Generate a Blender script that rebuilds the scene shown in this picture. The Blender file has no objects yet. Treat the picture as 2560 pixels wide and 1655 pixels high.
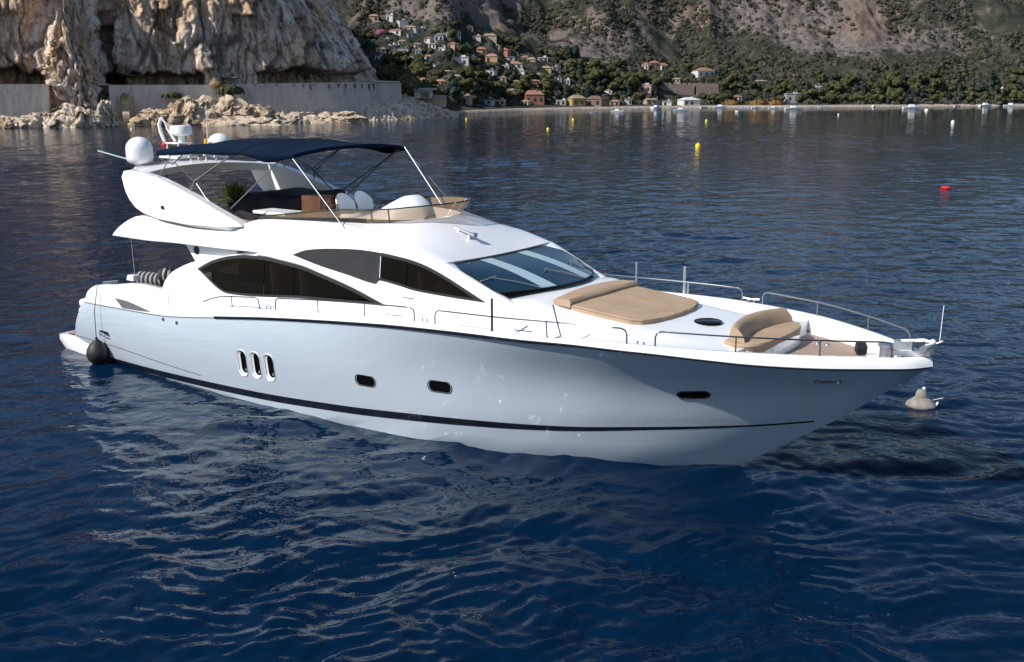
import bpy, bmesh, math, random
import numpy as np
from mathutils import Vector, Matrix
from mathutils.bvhtree import BVHTree

S = bpy.context.scene
COL = S.collection
R = math.radians

# ------------------------------------------------------------------ camera
CAM = np.array([31.28, -20.594, 8.051])
YAW, PITCH, ROLL, FPX = 2.211, -0.2240, -0.003, 2680.0
FW = np.array([math.cos(PITCH)*math.cos(YAW), math.cos(PITCH)*math.sin(YAW), math.sin(PITCH)])
RT = np.array([math.sin(YAW), -math.cos(YAW), 0.0])
UP = np.cross(RT, FW)
RT, UP = RT*math.cos(ROLL)+UP*math.sin(ROLL), UP*math.cos(ROLL)-RT*math.sin(ROLL)
cd = bpy.data.cameras.new("camera")
cam = bpy.data.objects.new("camera", cd)
COL.objects.link(cam)
M = Matrix.Identity(4)
for i in range(3):
    M[i][0], M[i][1], M[i][2], M[i][3] = RT[i], UP[i], -FW[i], CAM[i]
cam.matrix_world = M
cd.sensor_width = 36.0
cd.lens = FPX/2560*36
cd.clip_start, cd.clip_end = 0.5, 6000
S.camera = cam

# ------------------------------------------------------------------ light
SUN = np.array([-0.34, -0.70, 0.63]); SUN /= np.linalg.norm(SUN)
sl = bpy.data.lights.new("sun", 'SUN'); sl.energy = 4.2; sl.angle = R(0.55); sl.color = (1.0, 0.955, 0.89)
so = bpy.data.objects.new("sun", sl); COL.objects.link(so)
so.rotation_euler = Vector(-SUN).to_track_quat('-Z', 'Y').to_euler()
W = bpy.data.worlds.new("World"); S.world = W; W.use_nodes = True
nt = W.node_tree; nt.nodes.clear()
sky = nt.nodes.new('ShaderNodeTexSky'); sky.sky_type = 'NISHITA'; sky.sun_disc = False; sky.dust_density = .35; sky.ozone_density = 2.2
sky.sun_elevation = math.asin(SUN[2]); sky.sun_rotation = math.atan2(SUN[0], SUN[1])
bg = nt.nodes.new('ShaderNodeBackground'); bg.inputs[1].default_value = 0.10
wo = nt.nodes.new('ShaderNodeOutputWorld')
nt.links.new(sky.outputs[0], bg.inputs[0]); nt.links.new(bg.outputs[0], wo.inputs[0])
S.view_settings.view_transform = 'Standard'; S.view_settings.look = 'None'
S.view_settings.exposure = 0.35; S.view_settings.gamma = 1.0
S.cycles.max_bounces = 8; S.cycles.transparent_max_bounces = 12
S.cycles.sample_clamp_indirect = 4.0

FWH = np.array([math.cos(YAW), math.sin(YAW), 0.0]); RTH = np.array([math.sin(YAW), -math.cos(YAW), 0.0])
rng = np.random.default_rng(7)
random.seed(7)

# ------------------------------------------------------------------ numpy noise
def _hash(ix, iy, iz, seed):
    n = (ix*374761393 + iy*668265263 + iz*2147483647 + seed*144665) & 0xffffffff
    n = ((n ^ (n >> 13))*1274126177) & 0xffffffff
    n = ((n ^ (n >> 15))*2246822519) & 0xffffffff
    return ((n ^ (n >> 16)) & 0xffff)/65535.0*2-1
def vnoise(x, y, z=0.0, seed=0):
    x, y, z = np.broadcast_arrays(np.asarray(x, float), np.asarray(y, float), np.asarray(z, float))
    ix, iy, iz = np.floor(x).astype(np.int64), np.floor(y).astype(np.int64), np.floor(z).astype(np.int64)
    fx, fy, fz = x-ix, y-iy, z-iz
    fx, fy, fz = (f*f*f*(f*(f*6-15)+10) for f in (fx, fy, fz))
    o = 0
    for a in (0, 1):
        for b in (0, 1):
            for c in (0, 1):
                wgt = (fx if a else 1-fx)*(fy if b else 1-fy)*(fz if c else 1-fz)
                o = o + wgt*_hash(ix+a, iy+b, iz+c, seed)
    return o
def fbm(x, y, z=0.0, oct=4, seed=0, gain=.5):
    o = 0; a = 1.0; x, y, z = np.asarray(x, float), np.asarray(y, float), np.asarray(z, float)
    for k in range(oct):
        o = o+a*vnoise(x, y, z, seed+k*17); x = x*2.03+5.3; y = y*2.03+1.7; z = z*2.03+9.1; a *= gain
    return o
def ridged(x, y, z=0.0, oct=3, seed=0):
    o = 0; a = 1.0; x, y, z = np.asarray(x, float), np.asarray(y, float), np.asarray(z, float)
    for k in range(oct):
        o = o+a*(1-2*np.abs(vnoise(x, y, z, seed+k*31))); x = x*2.1+3.1; y = y*2.1+7.7; z = z*2.1; a *= .5
    return o
def worley(x, y, z=0.0, seed=0):
    """cell noise: distance to the nearest crack (F2-F1) and a random value per cell"""
    x, y, z = np.broadcast_arrays(np.asarray(x, float), np.asarray(y, float), np.asarray(z, float))
    ix, iy, iz = np.floor(x).astype(np.int64), np.floor(y).astype(np.int64), np.floor(z).astype(np.int64)
    f1 = np.full(x.shape, 9.); f2 = np.full(x.shape, 9.); val = np.zeros(x.shape); zr = (-1, 0, 1) if np.ptp(z) > 0 else (0,)
    for a in (-1, 0, 1):
        for b in (-1, 0, 1):
            for c in zr:
                jx, jy, jz = ix+a, iy+b, iz+c
                px, py = jx+.5+.45*_hash(jx, jy, jz, seed), jy+.5+.45*_hash(jx, jy, jz, seed+1)
                pz = jz+.5+.45*_hash(jx, jy, jz, seed+2) if len(zr) > 1 else z
                d = np.sqrt((x-px)**2+(y-py)**2+(z-pz)**2); v = _hash(jx, jy, jz, seed+3); near = d < f1
                f2 = np.where(near, f1, np.minimum(f2, d)); val = np.where(near, v, val); f1 = np.where(near, d, f1)
    return f2-f1, val
def facets(x, y, seed=0):
    """2-d cells, each a flat plate with its own tilt and offset"""
    ix, iy = np.floor(x).astype(np.int64), np.floor(y).astype(np.int64); iz = np.zeros_like(ix); f1 = np.full(x.shape, 9.); out = np.zeros(x.shape)
    for a in (-1, 0, 1):
        for b in (-1, 0, 1):
            jx, jy = ix+a, iy+b; px, py = jx+.5+.45*_hash(jx, jy, iz, seed), jy+.5+.45*_hash(jx, jy, iz, seed+1)
            d = np.maximum(np.abs(x-px)*1.1+.25*np.abs(y-py), np.abs(y-py)); near = d < f1
            v = _hash(jx, jy, iz, seed+2)*.5+(x-px)*(.55+.75*_hash(jx, jy, iz, seed+3))-(y-py)*(.35+.5*_hash(jx, jy, iz, seed+4))
            out = np.where(near, v, out); f1 = np.where(near, d, f1)
    return out
def smooth(t):
    t = np.clip(t, 0, 1); return t*t*(3-2*t)
def pch(xs, ys):
    """monotone cubic through (xs, ys)"""
    xs, ys = np.asarray(xs, float), np.asarray(ys, float)
    h = np.diff(xs); d = np.diff(ys)/h
    m = np.zeros(len(xs)); m[0], m[-1] = d[0], d[-1]
    for i in range(1, len(xs)-1):
        if d[i-1]*d[i] > 0:
            w1, w2 = 2*h[i]+h[i-1], h[i]+2*h[i-1]
            m[i] = (w1+w2)/(w1/d[i-1]+w2/d[i])
    def f(x):
        x = np.clip(np.asarray(x, float), xs[0], xs[-1])
        i = np.clip(np.searchsorted(xs, x)-1, 0, len(h)-1)
        t = (x-xs[i])/h[i]
        return ((1+2*t)*(1-t)**2*ys[i]+t*(1-t)**2*h[i]*m[i]+t*t*(3-2*t)*ys[i+1]+t*t*(t-1)*h[i]*m[i+1])
    return f

# ------------------------------------------------------------------ materials
def mat(name, color, rough=.5, metal=0., spec=.5, coat=0., trans=0., ior=1.45, coat_rough=.03):
    m = bpy.data.materials.new(name); m.use_nodes = True
    b = m.node_tree.nodes['Principled BSDF']
    b.inputs['Base Color'].default_value = (*color, 1); b.inputs['Roughness'].default_value = rough
    b.inputs['Metallic'].default_value = metal; b.inputs['Specular IOR Level'].default_value = spec
    b.inputs['Coat Weight'].default_value = coat; b.inputs['Coat Roughness'].default_value = coat_rough
    b.inputs['Transmission Weight'].default_value = trans; b.inputs['IOR'].default_value = ior
    return m
class NT:
    """small node-tree helper"""
    def __init__(s, m): s.t = m.node_tree; s.b = s.t.nodes['Principled BSDF']; s.o = s.t.nodes['Material Output']
    def n(s, typ, **kw):
        q = s.t.nodes.new(typ)
        for k, v in kw.items(): setattr(q, k, v)
        return q
    def l(s, a, b): s.t.links.new(a, b)
    def pos(s, scale=(1, 1, 1), kind='obj'):
        if kind == 'obj': c = s.n('ShaderNodeTexCoord').outputs['Object']
        else: c = s.n('ShaderNodeNewGeometry').outputs['Position']
        mp = s.n('ShaderNodeMapping'); mp.inputs['Scale'].default_value = scale; s.l(c, mp.inputs[0]); return mp.outputs[0]
    def noise(s, vec, scale, detail=4, rough=.55, dist=0.):
        q = s.n('ShaderNodeTexNoise'); q.inputs['Scale'].default_value = scale; q.inputs['Detail'].default_value = detail
        q.inputs['Roughness'].default_value = rough; q.inputs['Distortion'].default_value = dist
        s.l(vec, q.inputs['Vector']); return q.outputs[0]
    def ramp(s, fac, stops, interp='LINEAR'):
        q = s.n('ShaderNodeValToRGB'); q.color_ramp.interpolation = interp
        e = q.color_ramp.elements
        while len(e) < len(stops): e.new(.5)
        for k, (p, c) in enumerate(stops):
            e[k].position = p; e[k].color = (*c, 1) if not isinstance(c, (int, float)) else (c, c, c, 1)
        s.l(fac, q.inputs[0]); return q.outputs[0]
    def mix(s, fac, a, b, mode='MIX'):
        q = s.n('ShaderNodeMix', data_type='RGBA', blend_type=mode)
        for sock, v in ((q.inputs[0], fac), (q.inputs[6], a), (q.inputs[7], b)):
            if isinstance(v, (int, float)): sock.default_value = v
            elif isinstance(v, tuple): sock.default_value = (*v, 1)
            else: s.l(v, sock)
        return q.outputs[2]
    def bump(s, h, strength=.3, dist=.05, prev=None):
        q = s.n('ShaderNodeBump'); q.inputs['Strength'].default_value = strength; q.inputs['Distance'].default_value = dist
        s.l(h, q.inputs['Height'])
        if prev is not None: s.l(prev, q.inputs['Normal'])
        return q.outputs[0]
    def base(s, c): s.l(c, s.b.inputs['Base Color'])
    def normal(s, n_): s.l(n_, s.b.inputs['Normal'])

def noisy(name, c1, c2, scale, rough=.6, bump=.0, bscale=None, bdist=.02, detail=4, **kw):
    m = mat(name, c1, rough, **kw); t = NT(m); v = t.pos()
    t.base(t.ramp(t.noise(v, scale, detail), [(.35, c1), (.65, c2)]))
    if bump: t.normal(t.bump(t.noise(v, bscale or scale*3, 5), bump, bdist))
    return m

M_gel = noisy("white_gelcoat", (.85, .85, .84), (.82, .825, .825), .6, .28, coat=.5)
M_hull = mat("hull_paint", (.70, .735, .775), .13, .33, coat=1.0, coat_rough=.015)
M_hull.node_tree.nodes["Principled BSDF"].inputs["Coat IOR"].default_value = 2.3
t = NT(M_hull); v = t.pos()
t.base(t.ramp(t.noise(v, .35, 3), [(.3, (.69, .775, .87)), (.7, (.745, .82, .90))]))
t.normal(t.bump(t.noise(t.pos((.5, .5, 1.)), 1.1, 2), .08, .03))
M_navy = noisy("navy_stripe", (.006, .008, .014), (.012, .014, .022), 2, .25, coat=.4)
M_glass = mat("dark_glass", (.004, .004, .005), .04, 0, .07, coat=.0)
M_tint = mat("tinted_glass", (.004, .004, .005), .04, 0, .25); t = NT(M_tint)
tr = t.n('ShaderNodeBsdfTransparent'); tr.inputs[0].default_value = (.155, .138, .118, 1); mx = t.n('ShaderNodeMixShader'); mx.inputs[0].default_value = .35
t.l(tr.outputs[0], mx.inputs[1]); t.l(t.b.outputs[0], mx.inputs[2]); t.l(mx.outputs[0], t.o.inputs[0])
M_wscreen = mat("windscreen_glass", (.008, .030, .052), .03, 0, .8)
M_meshcover = noisy("grey_mesh_cover", (.016, .018, .020), (.023, .025, .027), 3, .75)
M_black = noisy("black_rubber", (.012, .012, .013), (.02, .02, .021), 6, .55)
M_frame = mat("dark_frame", (.02, .02, .022), .3)
M_steel = mat("stainless_steel", (.50, .51, .53), .32, .9)
M_pole = mat("pole_steel", (.26, .27, .29), .45, .7)
M_steeld = mat("dark_steel", (.16, .165, .18), .3, .9)
M_canvas = noisy("navy_canvas", (.0025, .009, .024), (.004, .013, .034), 1.3, .9, .25, 14, .02, spec=.1)
M_blackcover = noisy("black_canvas_cover", (.010, .012, .018), (.018, .02, .028), 1.7, .8, .4, 5, .05)
M_tan = noisy("tan_canvas", (.43, .31, .205), (.37, .26, .168), 1.4, .85, .35, 3.2, .035)
M_smoke = mat("smoked_acrylic", (.40, .30, .21), .06, 0, .5, trans=.0)
t = NT(M_smoke)
tr = t.n('ShaderNodeBsdfTransparent'); tr.inputs[0].default_value = (.80, .68, .56, 1)
mx = t.n('ShaderNodeMixShader'); mx.inputs[0].default_value = .45
t.l(tr.outputs[0], mx.inputs[1]); t.l(t.b.outputs[0], mx.inputs[2]); t.l(mx.outputs[0], t.o.inputs[0])
M_grey = noisy("grey_grille", (.10, .105, .115), (.13, .135, .145), 4, .5)
M_wood = noisy("varnished_wood", (.16, .06, .02), (.09, .033, .012), 3, .3, coat=.5)
M_white = mat("white_plastic", (.82, .82, .82), .35, coat=.2)
M_yellow = mat("yellow_paint", (.75, .42, .02), .45)
M_red = mat("red_plastic", (.55, .02, .02), .4)
M_teak = mat("teak_planks", (.42, .30, .22), .6); t = NT(M_teak); v = t.pos()
w = t.n('ShaderNodeTexWave'); w.bands_direction = 'Y'; w.inputs['Scale'].default_value = 2.6; w.inputs['Distortion'].default_value = .15
t.l(v, w.inputs['Vector'])
t.base(t.mix(t.ramp(w.outputs['Fac'], [(.02, 1.), (.10, 0.)]), t.ramp(t.noise(t.pos((.6, 5, 1)), 2, 4), [(.3, (.46, .34, .26)), (.7, (.34, .235, .17))]), (.09, .06, .045)))
M_strip = mat("pale_blind", (.34, .46, .50), .4, spec=.6)

# ------------------------------------------------------------------ mesh builder
class MB:
    def __init__(s): s.v = []; s.f = []
    def add(s, vs, fs):
        k = len(s.v); s.v += [tuple(map(float, p)) for p in vs]; s.f += [tuple(k+i for i in f) for f in fs]; return s
    def grid(s, P, cu=False, cv=False, flip=False):
        P = np.asarray(P, float); n, m = P.shape[:2]; fs = []
        for i in range(n if cu else n-1):
            for j in range(m if cv else m-1):
                a, b, c, d = i*m+j, ((i+1) % n)*m+j, ((i+1) % n)*m+(j+1) % m, i*m+(j+1) % m
                fs.append((a, d, c, b) if flip else (a, b, c, d))
        return s.add(P.reshape(-1, 3), fs)
    def poly(s, pts): return s.add(pts, [tuple(range(len(pts)))])
    def prism(s, A, B):
        """two congruent outlines A, B joined by walls, capped"""
        n = len(A); fs = [tuple(range(n))[::-1], tuple(range(n, 2*n))]
        fs += [(i, (i+1) % n, n+(i+1) % n, n+i) for i in range(n)]
        return s.add(list(A)+list(B), fs)
    def box(s, c, size, rz=0., taper=1., rx=0., ry=0.):
        x, y, z = np.array(size)/2
        V = np.array([(a*x, b*y, -z) for a, b in ((-1, -1), (1, -1), (1, 1), (-1, 1))]+[(a*x*taper, b*y*taper, z) for a, b in ((-1, -1), (1, -1), (1, 1), (-1, 1))])
        Rm = np.array(Matrix.Rotation(rz, 3, 'Z') @ Matrix.Rotation(ry, 3, 'Y') @ Matrix.Rotation(rx, 3, 'X'))
        V = V @ Rm.T + np.array(c)
        return s.add(V, [(3, 2, 1, 0), (4, 5, 6, 7), (0, 1, 5, 4), (1, 2, 6, 5), (2, 3, 7, 6), (3, 0, 4, 7)])
    def tube(s, pts, r, n=8, cap=True):
        pts = [np.array(p, float) for p in pts]; rings = []
        r = r if isinstance(r, (list, tuple, np.ndarray)) else [r]*len(pts)
        d0 = pts[1]-pts[0]; ref = np.array([0, 0, 1.]) if abs(d0[2]) < .9*np.linalg.norm(d0) else np.array([1., 0, 0])
        for i, p in enumerate(pts):
            d = pts[min(i+1, len(pts)-1)]-pts[max(i-1, 0)]; d = d/np.linalg.norm(d)
            a = np.cross(d, ref); a /= np.linalg.norm(a); b = np.cross(d, a)
            rings.append([p+r[i]*(a*math.cos(q)+b*math.sin(q)) for q in np.linspace(0, 2*math.pi, n, endpoint=False)])
        s.grid(rings, cv=True)
        if cap: s.poly(rings[0]); s.poly(rings[-1][::-1])
        return s
    def lathe(s, prof, c, n=24, axis='z', sx=1., sy=1.):
        rings = []
        for (r_, h) in prof:
            rr = []
            for q in np.linspace(0, 2*math.pi, n, endpoint=False):
                p = (r_*math.cos(q)*sx, r_*math.sin(q)*sy, h)
                if axis == 'x': p = (p[2], p[0], p[1])
                if axis == 'y': p = (p[0], p[2], p[1])
                rr.append(np.array(p)+np.array(c))
            rings.append(rr)
        s.grid(rings, cv=True)
        if prof[0][0] > 1e-4: s.poly(rings[0][::-1])
        if prof[-1][0] > 1e-4: s.poly(rings[-1])
        return s
    def ball(s, c, r, n=16, m=10):
        r = np.array(r if isinstance(r, (tuple, list, np.ndarray)) else (r, r, r), float)
        P = [[np.array(c)+r*np.array([math.sin(a)*math.cos(b), math.sin(a)*math.sin(b), math.cos(a)]) for b in np.linspace(0, 2*math.pi, n, endpoint=False)] for a in np.linspace(.001, math.pi-.001, m)]
        return s.grid(P, cv=True)
    def mirror(s):
        k = len(s.v); s.v += [(x, -y, z) for x, y, z in s.v]; s.f += [tuple(k+i for i in f[::-1]) for f in s.f]; return s
    def build(s, name, m, parent=None, smooth_=True, angle=40, loc=None, merge=True):
        me = bpy.data.meshes.new(name); me.from_pydata(s.v, [], s.f)
        bm = bmesh.new(); bm.from_mesh(me)
        if merge: bmesh.ops.remove_doubles(bm, verts=bm.verts, dist=1e-4)
        bmesh.ops.recalc_face_normals(bm, faces=bm.faces)
        bm.to_mesh(me); bm.free()
        me.materials.append(m)
        if smooth_:
            me.shade_smooth(); me.set_sharp_from_angle(angle=R(angle))
        o = bpy.data.objects.new(name, me); COL.objects.link(o)
        if parent is not None: o.parent = parent
        if loc is not None: o.location = loc
        return o
def both(q, name, m, parent, **kw):
    """the starboard piece and its port mirror, each a part of its own"""
    a = q.build(name, m, parent, **kw); k = MB(); k.v = [(x, -y, z) for x, y, z in q.v]; k.f = [f[::-1] for f in q.f]
    return a, k.build(name, m, parent, **kw)
def empty(name, loc=(0, 0, 0), rz=0.):
    o = bpy.data.objects.new(name, None); COL.objects.link(o); o.location = loc; o.rotation_euler = (0, 0, rz)
    o.empty_display_size = .2; return o
def tag(o, label, cat, group=None, kind=None):
    if label: o['label'] = label
    if cat: o['category'] = cat
    if group: o['group'] = group
    if kind: o['kind'] = kind
    return o
def struct(o): o['kind'] = 'structure'; return o
def bevel(o, w_=.02, seg=2, ang=35):
    md = o.modifiers.new('bevel', 'BEVEL'); md.width = w_; md.segments = seg; md.limit_method = 'ANGLE'; md.angle_limit = R(ang); return o
def rrect(w_, h, r, n=5):
    """rounded rectangle outline"""
    out = []
    for cx, cy, a0 in ((w_/2-r, h/2-r, 0), (-w_/2+r, h/2-r, 90), (-w_/2+r, -h/2+r, 180), (w_/2-r, -h/2+r, 270)):
        for k in range(n+1):
            a = R(a0+90*k/n); out.append((cx+r*math.cos(a), cy+r*math.sin(a)))
    return out

# =================================================================== YACHT
yacht = tag(empty("motor_yacht"), "large white flybridge motor yacht with navy canopy moored in the foreground water", "yacht")

w_k = pch([0, 1.73, 2, 4, 6, 8, 12, 15, 17.66, 19.5, 20.75, 21.3, 22.8, 24.2, 25.1, 25.65, 25.89], [2.66, 2.70, 2.75, 2.9, 3.0, 3.08, 3.15, 3.14, 3.08, 2.93, 2.77, 2.65, 2.19, 1.45, .82, .36, 0.0])
z_k = pch([1.73, 4, 5.8, 8.5, 10.6, 13, 15.2, 17.1, 18.4, 20, 21, 22.4, 23, 24.3, 25.9], [1.75, 1.83, 1.89, 2.17, 2.41, 2.63, 2.79, 2.87, 2.9, 2.95, 2.95, 2.91, 2.88, 2.84, 2.83])
z_g = pch([8.4, 9.1, 10.24, 12.4, 13.9, 15.5, 17.66, 20.76, 22.8, 24.2, 25.9], [2.43, 2.48, 2.57, 2.75, 2.85, 2.93, 2.99, 3.08, 3.09, 3.07, 3.02])
w_b = pch([1, 3, 6, 10, 13, 15.6, 17.2, 18.7, 20.5, 22, 22.65, 23.5, 24.17], [2.55, 2.72, 2.92, 3.02, 2.96, 2.74, 2.42, 2.0, 1.42, .93, .70, .33, 0.0])
z_b = pch([1, 3, 10, 13, 15.6, 18.7, 20.5, 22.65, 24.17], [0.06, .08, .26, .42, .59, .76, .95, 1.23, 1.47])
w_0 = pch([1, 3, 6, 10, 14.36, 17, 19.44, 21.12, 21.8, 22.03], [2.45, 2.65, 2.88, 3.0, 2.80, 2.27, 1.39, .52, .15, 0.0])
x_tr = pch([-.8, .5, .83, 1.3, 1.75, 2.1, 2.32], [1.0, 1.0, 1.09, 1.35, 1.73, 2.05, 2.5])

NS = 130
ss = np.linspace(0, 1, NS)**0.92
def hull_rows():
    rows = []
    def row(xa, xf, wf, zf):
        x = xa+(xf-xa)*ss; return np.stack([x, -wf(x), zf(x)], -1)
    keel = np.stack([1.0+(20.3-1.0)*ss, 0*ss, -1.1+0*ss], -1)
    und = row(1.0, 21.1, lambda x: w_0(x+.93)*.86, lambda x: -.62+0*x)
    wl = row(1.0, 22.03, w_0, lambda x: 0*x)
    bo = row(1.0, 24.17, w_b, z_b)
    lip = row(1.73, 25.89, w_k, z_k)
    rows += [keel, und, wl, (wl*.5+bo*.5), bo]
    for tt in np.linspace(0, 1, 11)[1:]:
        p = bo*(1-tt)+lip*tt
        fl = .13*smooth((p[:, 0]-12)/10)*math.sin(math.pi*tt)**1.3
        bulge = .07*(1-smooth((p[:, 0]-11)/8))*math.sin(math.pi*tt)
        p[:, 1] = np.minimum(p[:, 1]*(1-fl)-bulge, 0)
        # transom rake
        zz = p[0, 2]; xa = float(x_tr(zz)); p[:, 0] = p[:, 0]+(xa-p[0, 0])*(1-ss)**6
        rows.append(p)
    return np.array(rows)
HR = hull_rows()
def make_hull():
    mb = MB(); Pm = HR.copy(); Pm[..., 1] *= -1
    mb.grid(HR); mb.grid(Pm, flip=True)
    n = HR.shape[0]
    tr = [HR[i, 0] for i in range(n)]; trm = [Pm[i, 0] for i in range(n)]
    mb.grid(np.array([tr, trm]))                       # transom
    mb.grid(np.array([HR[-1], Pm[-1]]))                # lid under the deck
    return mb
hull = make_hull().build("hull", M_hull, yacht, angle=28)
def bvh_of(o): return BVHTree.FromPolygons([v.co for v in o.data.vertices], [p.vertices for p in o.data.polygons])
HB = bvh_of(hull)
def hull_at(x, z):
    loc, nor, *_ = HB.ray_cast(Vector((x, -9, z)), Vector((0, 1, 0)))
    if nor.y > 0: nor = -nor
    return np.array(loc), np.array(nor)
def hull_frame(x, z, side=-1):
    p, n = hull_at(x, z)
    u = np.array([1, 0, 0])-n*n[0]; u /= np.linalg.norm(u); v_ = np.cross(n, u)
    if v_[2] < 0: v_ = -v_
    if side > 0:
        p = p*[1, -1, 1]; n = n*[1, -1, 1]; u = u*[1, -1, 1]; v_ = v_*[1, -1, 1]
    return p, n, u, v_
# recesses for the port lights, cut into the hull
ports = []
for side in (-1, 1):
    for k, (x, z) in enumerate(((9.52, 1.07), (10.05, 1.09), (10.58, 1.11))):
        ports.append((x, z, .36, .70, .16, side, 'tall'))
    for x, z, w_, h in ((13.86, 1.27, .62, .27), (15.97, 1.42, .64, .28), (21.70, 1.93, .68, .21)):
        ports.append((x, z, w_, h, .13 if h > .2 else .09, side, 'wide'))
    ports.append((24.25, 2.49, .46, .13, .06, side, 'fairlead'))
    ports.append((2.88, .86, .66, .26, .125, side, 'exhaust'))
FLUSH = set()      # lights left flush with the plating
def cut_hull(mb):
    cutter = mb.build("cutter", M_hull, smooth_=False); n0 = len(hull.data.vertices); ok = False
    for solver in ('EXACT',):
        bmd = hull.modifiers.new("b", 'BOOLEAN'); bmd.object = cutter; bmd.operation = 'DIFFERENCE'; bmd.solver = solver
        dg = bpy.context.evaluated_depsgraph_get(); new = bpy.data.meshes.new_from_object(hull.evaluated_get(dg)); hull.modifiers.clear()
        if n0 < len(new.vertices) < n0+400: hull.data = new; ok = True; break
    bpy.data.objects.remove(cutter)
    return ok
for (x, z, w_, h, r_, side, kind) in ports:
    p, n, u, v_ = hull_frame(x, z, side)
    if kind == 'fairlead': u = np.cross([0, 0, 1.], n)*(-side); u /= np.linalg.norm(u); u = u*np.sign(u[0]); v_ = np.cross(n, u); v_ = v_*np.sign(v_[2])
    dep = .14 if kind == 'tall' else .10
    A = [p+n*.12+u*a+v_*b for a, b in rrect(w_, h, r_)]
    B = [p-n*dep+u*(a*.86+(.03 if kind == 'tall' else 0))+v_*(b*.9+(.015 if kind == 'tall' else 0)) for a, b in rrect(w_, h, r_)]
    for q_ in range(14):                        # nudge a cut that meets the hull mesh badly
        dv = u*(.006*math.sin(q_*2.3)*q_**.5)+v_*(.005*math.sin(q_*3.7)*q_**.5)+n*(.004*q_); k = MB(); k.prism([a+dv for a in A], [b+dv for b in B])
        if cut_hull(k): break
    else: FLUSH.add((x, side))
nm = hull.data
bm = bmesh.new(); bm.from_mesh(nm)          # open the hull under the deck again
bmesh.ops.delete(bm, geom=[f for f in bm.faces if f.normal.z > .9 and f.calc_center_median().z > 1.6 and abs(f.calc_center_median().y) < .2], context='FACES')
bm.to_mesh(nm); bm.free()
hull.data = nm; nm.shade_smooth(); nm.set_sharp_from_angle(angle=R(28))
for (x, z, w_, h, r_, side, kind) in ports:
    p, n, u, v_ = hull_frame(x, z, side)
    if kind == 'fairlead': u = np.cross([0, 0, 1.], n)*(-side); u /= np.linalg.norm(u); u = u*np.sign(u[0]); v_ = np.cross(n, u); v_ = v_*np.sign(v_[2])
    if kind == 'tall':
        q = MB(); q.prism([p-n*.040+u*(a*.86+.03)+v_*(b*.9+.015) for a, b in rrect(w_*.84, h*.97, r_*.75)], [p-n*.12+u*(a*.86+.03)+v_*(b*.9+.015) for a, b in rrect(w_*.84, h*.97, r_*.75)])
        pl = q.build("porthole", M_glass, hull)
        q = MB()
        o_ = rrect(w_, h, r_); qq = MB(); qq.grid(np.array([[p+n*.002+u*a*1.10+v_*b*1.05 for a, b in o_], [p+n*.016+u*a*1.04+v_*b*1.02 for a, b in o_], [p+n*.006+u*a*.97+v_*b*.985 for a, b in o_], [p-n*.030+u*(a*.82+.02)+v_*b*.92 for a, b in o_], [p-n*.042+u*(a*.68+.03)+v_*(b*.84+.015) for a, b in o_]]), cv=True); qq.build('porthole_rim', M_gel, pl)
        q.tube([p-n*.035+u*.06+v_*-.22, p-n*.03+u*.065+v_*-.15], .018)
        q.build("porthole_latch", M_steel, pl)
    elif (x, side) in FLUSH:
        def on(a, b, off):
            o_ = p+u*a+v_*b+n*.3; o2 = o_*[1, side*-1, 1]; d2 = -n*[1, side*-1, 1]
            loc, *_ = HB.ray_cast(Vector(o2), Vector(d2)); return (np.array(loc)*[1, side*-1, 1])+n*off
        o_ = rrect(w_, h, r_, 7); q = MB(); q.grid(np.array([[on(a*f, b*f, .010) for a, b in o_] for f in (.02, .3, .6, .85, .96)]), cv=True); pl = q.build("porthole", M_glass, hull)
        q = MB(); q.grid(np.array([[on(a*f, b*(f+(f-1)*1.2), e) for a, b in o_] for f, e in ((.94, .008), (.96, .022), (1.03, .022), (1.06, .002))]), cv=True); q.build("porthole_rim", M_frame, pl)
    elif kind == 'wide':
        q = MB(); q.prism([p-n*.012+u*a+v_*b for a, b in rrect(w_*.985, h*.985, r_*.95)], [p-n*.10+u*a*.97+v_*b*.97 for a, b in rrect(w_*.95, h*.95, r_*.9)])
        pl = q.build("porthole", M_glass, hull)
        o_ = rrect(w_, h, r_); i_ = rrect(w_*.93, h*.88, r_*.85)
        q = MB(); q.grid(np.array([[p+n*.004+u*a*1.04+v_*b*1.07 for a, b in o_], [p+n*.010+u*a+v_*b for a, b in o_], [p-n*.010+u*a+v_*b for a, b in i_]]), cv=True)
        q.build("porthole_rim", M_frame, pl)
    elif kind == 'fairlead':
        q = MB(); o_ = rrect(w_, h, r_); q.grid(np.array([[p+n*.002+u*a*1.12+v_*b*1.25 for a, b in o_], [p+n*.02+u*a+v_*b for a, b in o_], [p-n*.06+u*a*.9+v_*b*.8 for a, b in o_]]), cv=True)
        fb = q.build("fairlead", M_steel, hull); q = MB(); q.prism([p-n*.03+u*a*.96+v_*b*.9 for a, b in o_], [p-n*.05+u*a*.96+v_*b*.9 for a, b in o_]); q.build("fairlead_opening", M_black, fb)
    else:
        q = MB(); q.prism([p-n*.07+u*a+v_*b for a, b in rrect(w_*.9, h*.9, r_*.9)], [p-n*.095+u*a+v_*b for a, b in rrect(w_*.9, h*.9, r_*.9)])
        pl = q.build("stern_port", M_black, hull)
        q = MB(); q.tube([p-n*.04-u*.28+v_*.02, p-n*.01+u*.02-v_*.03, p-n*.03+u*.25-v_*.06], .04)
        q.build("stern_port_bar", M_steel, pl)
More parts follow.
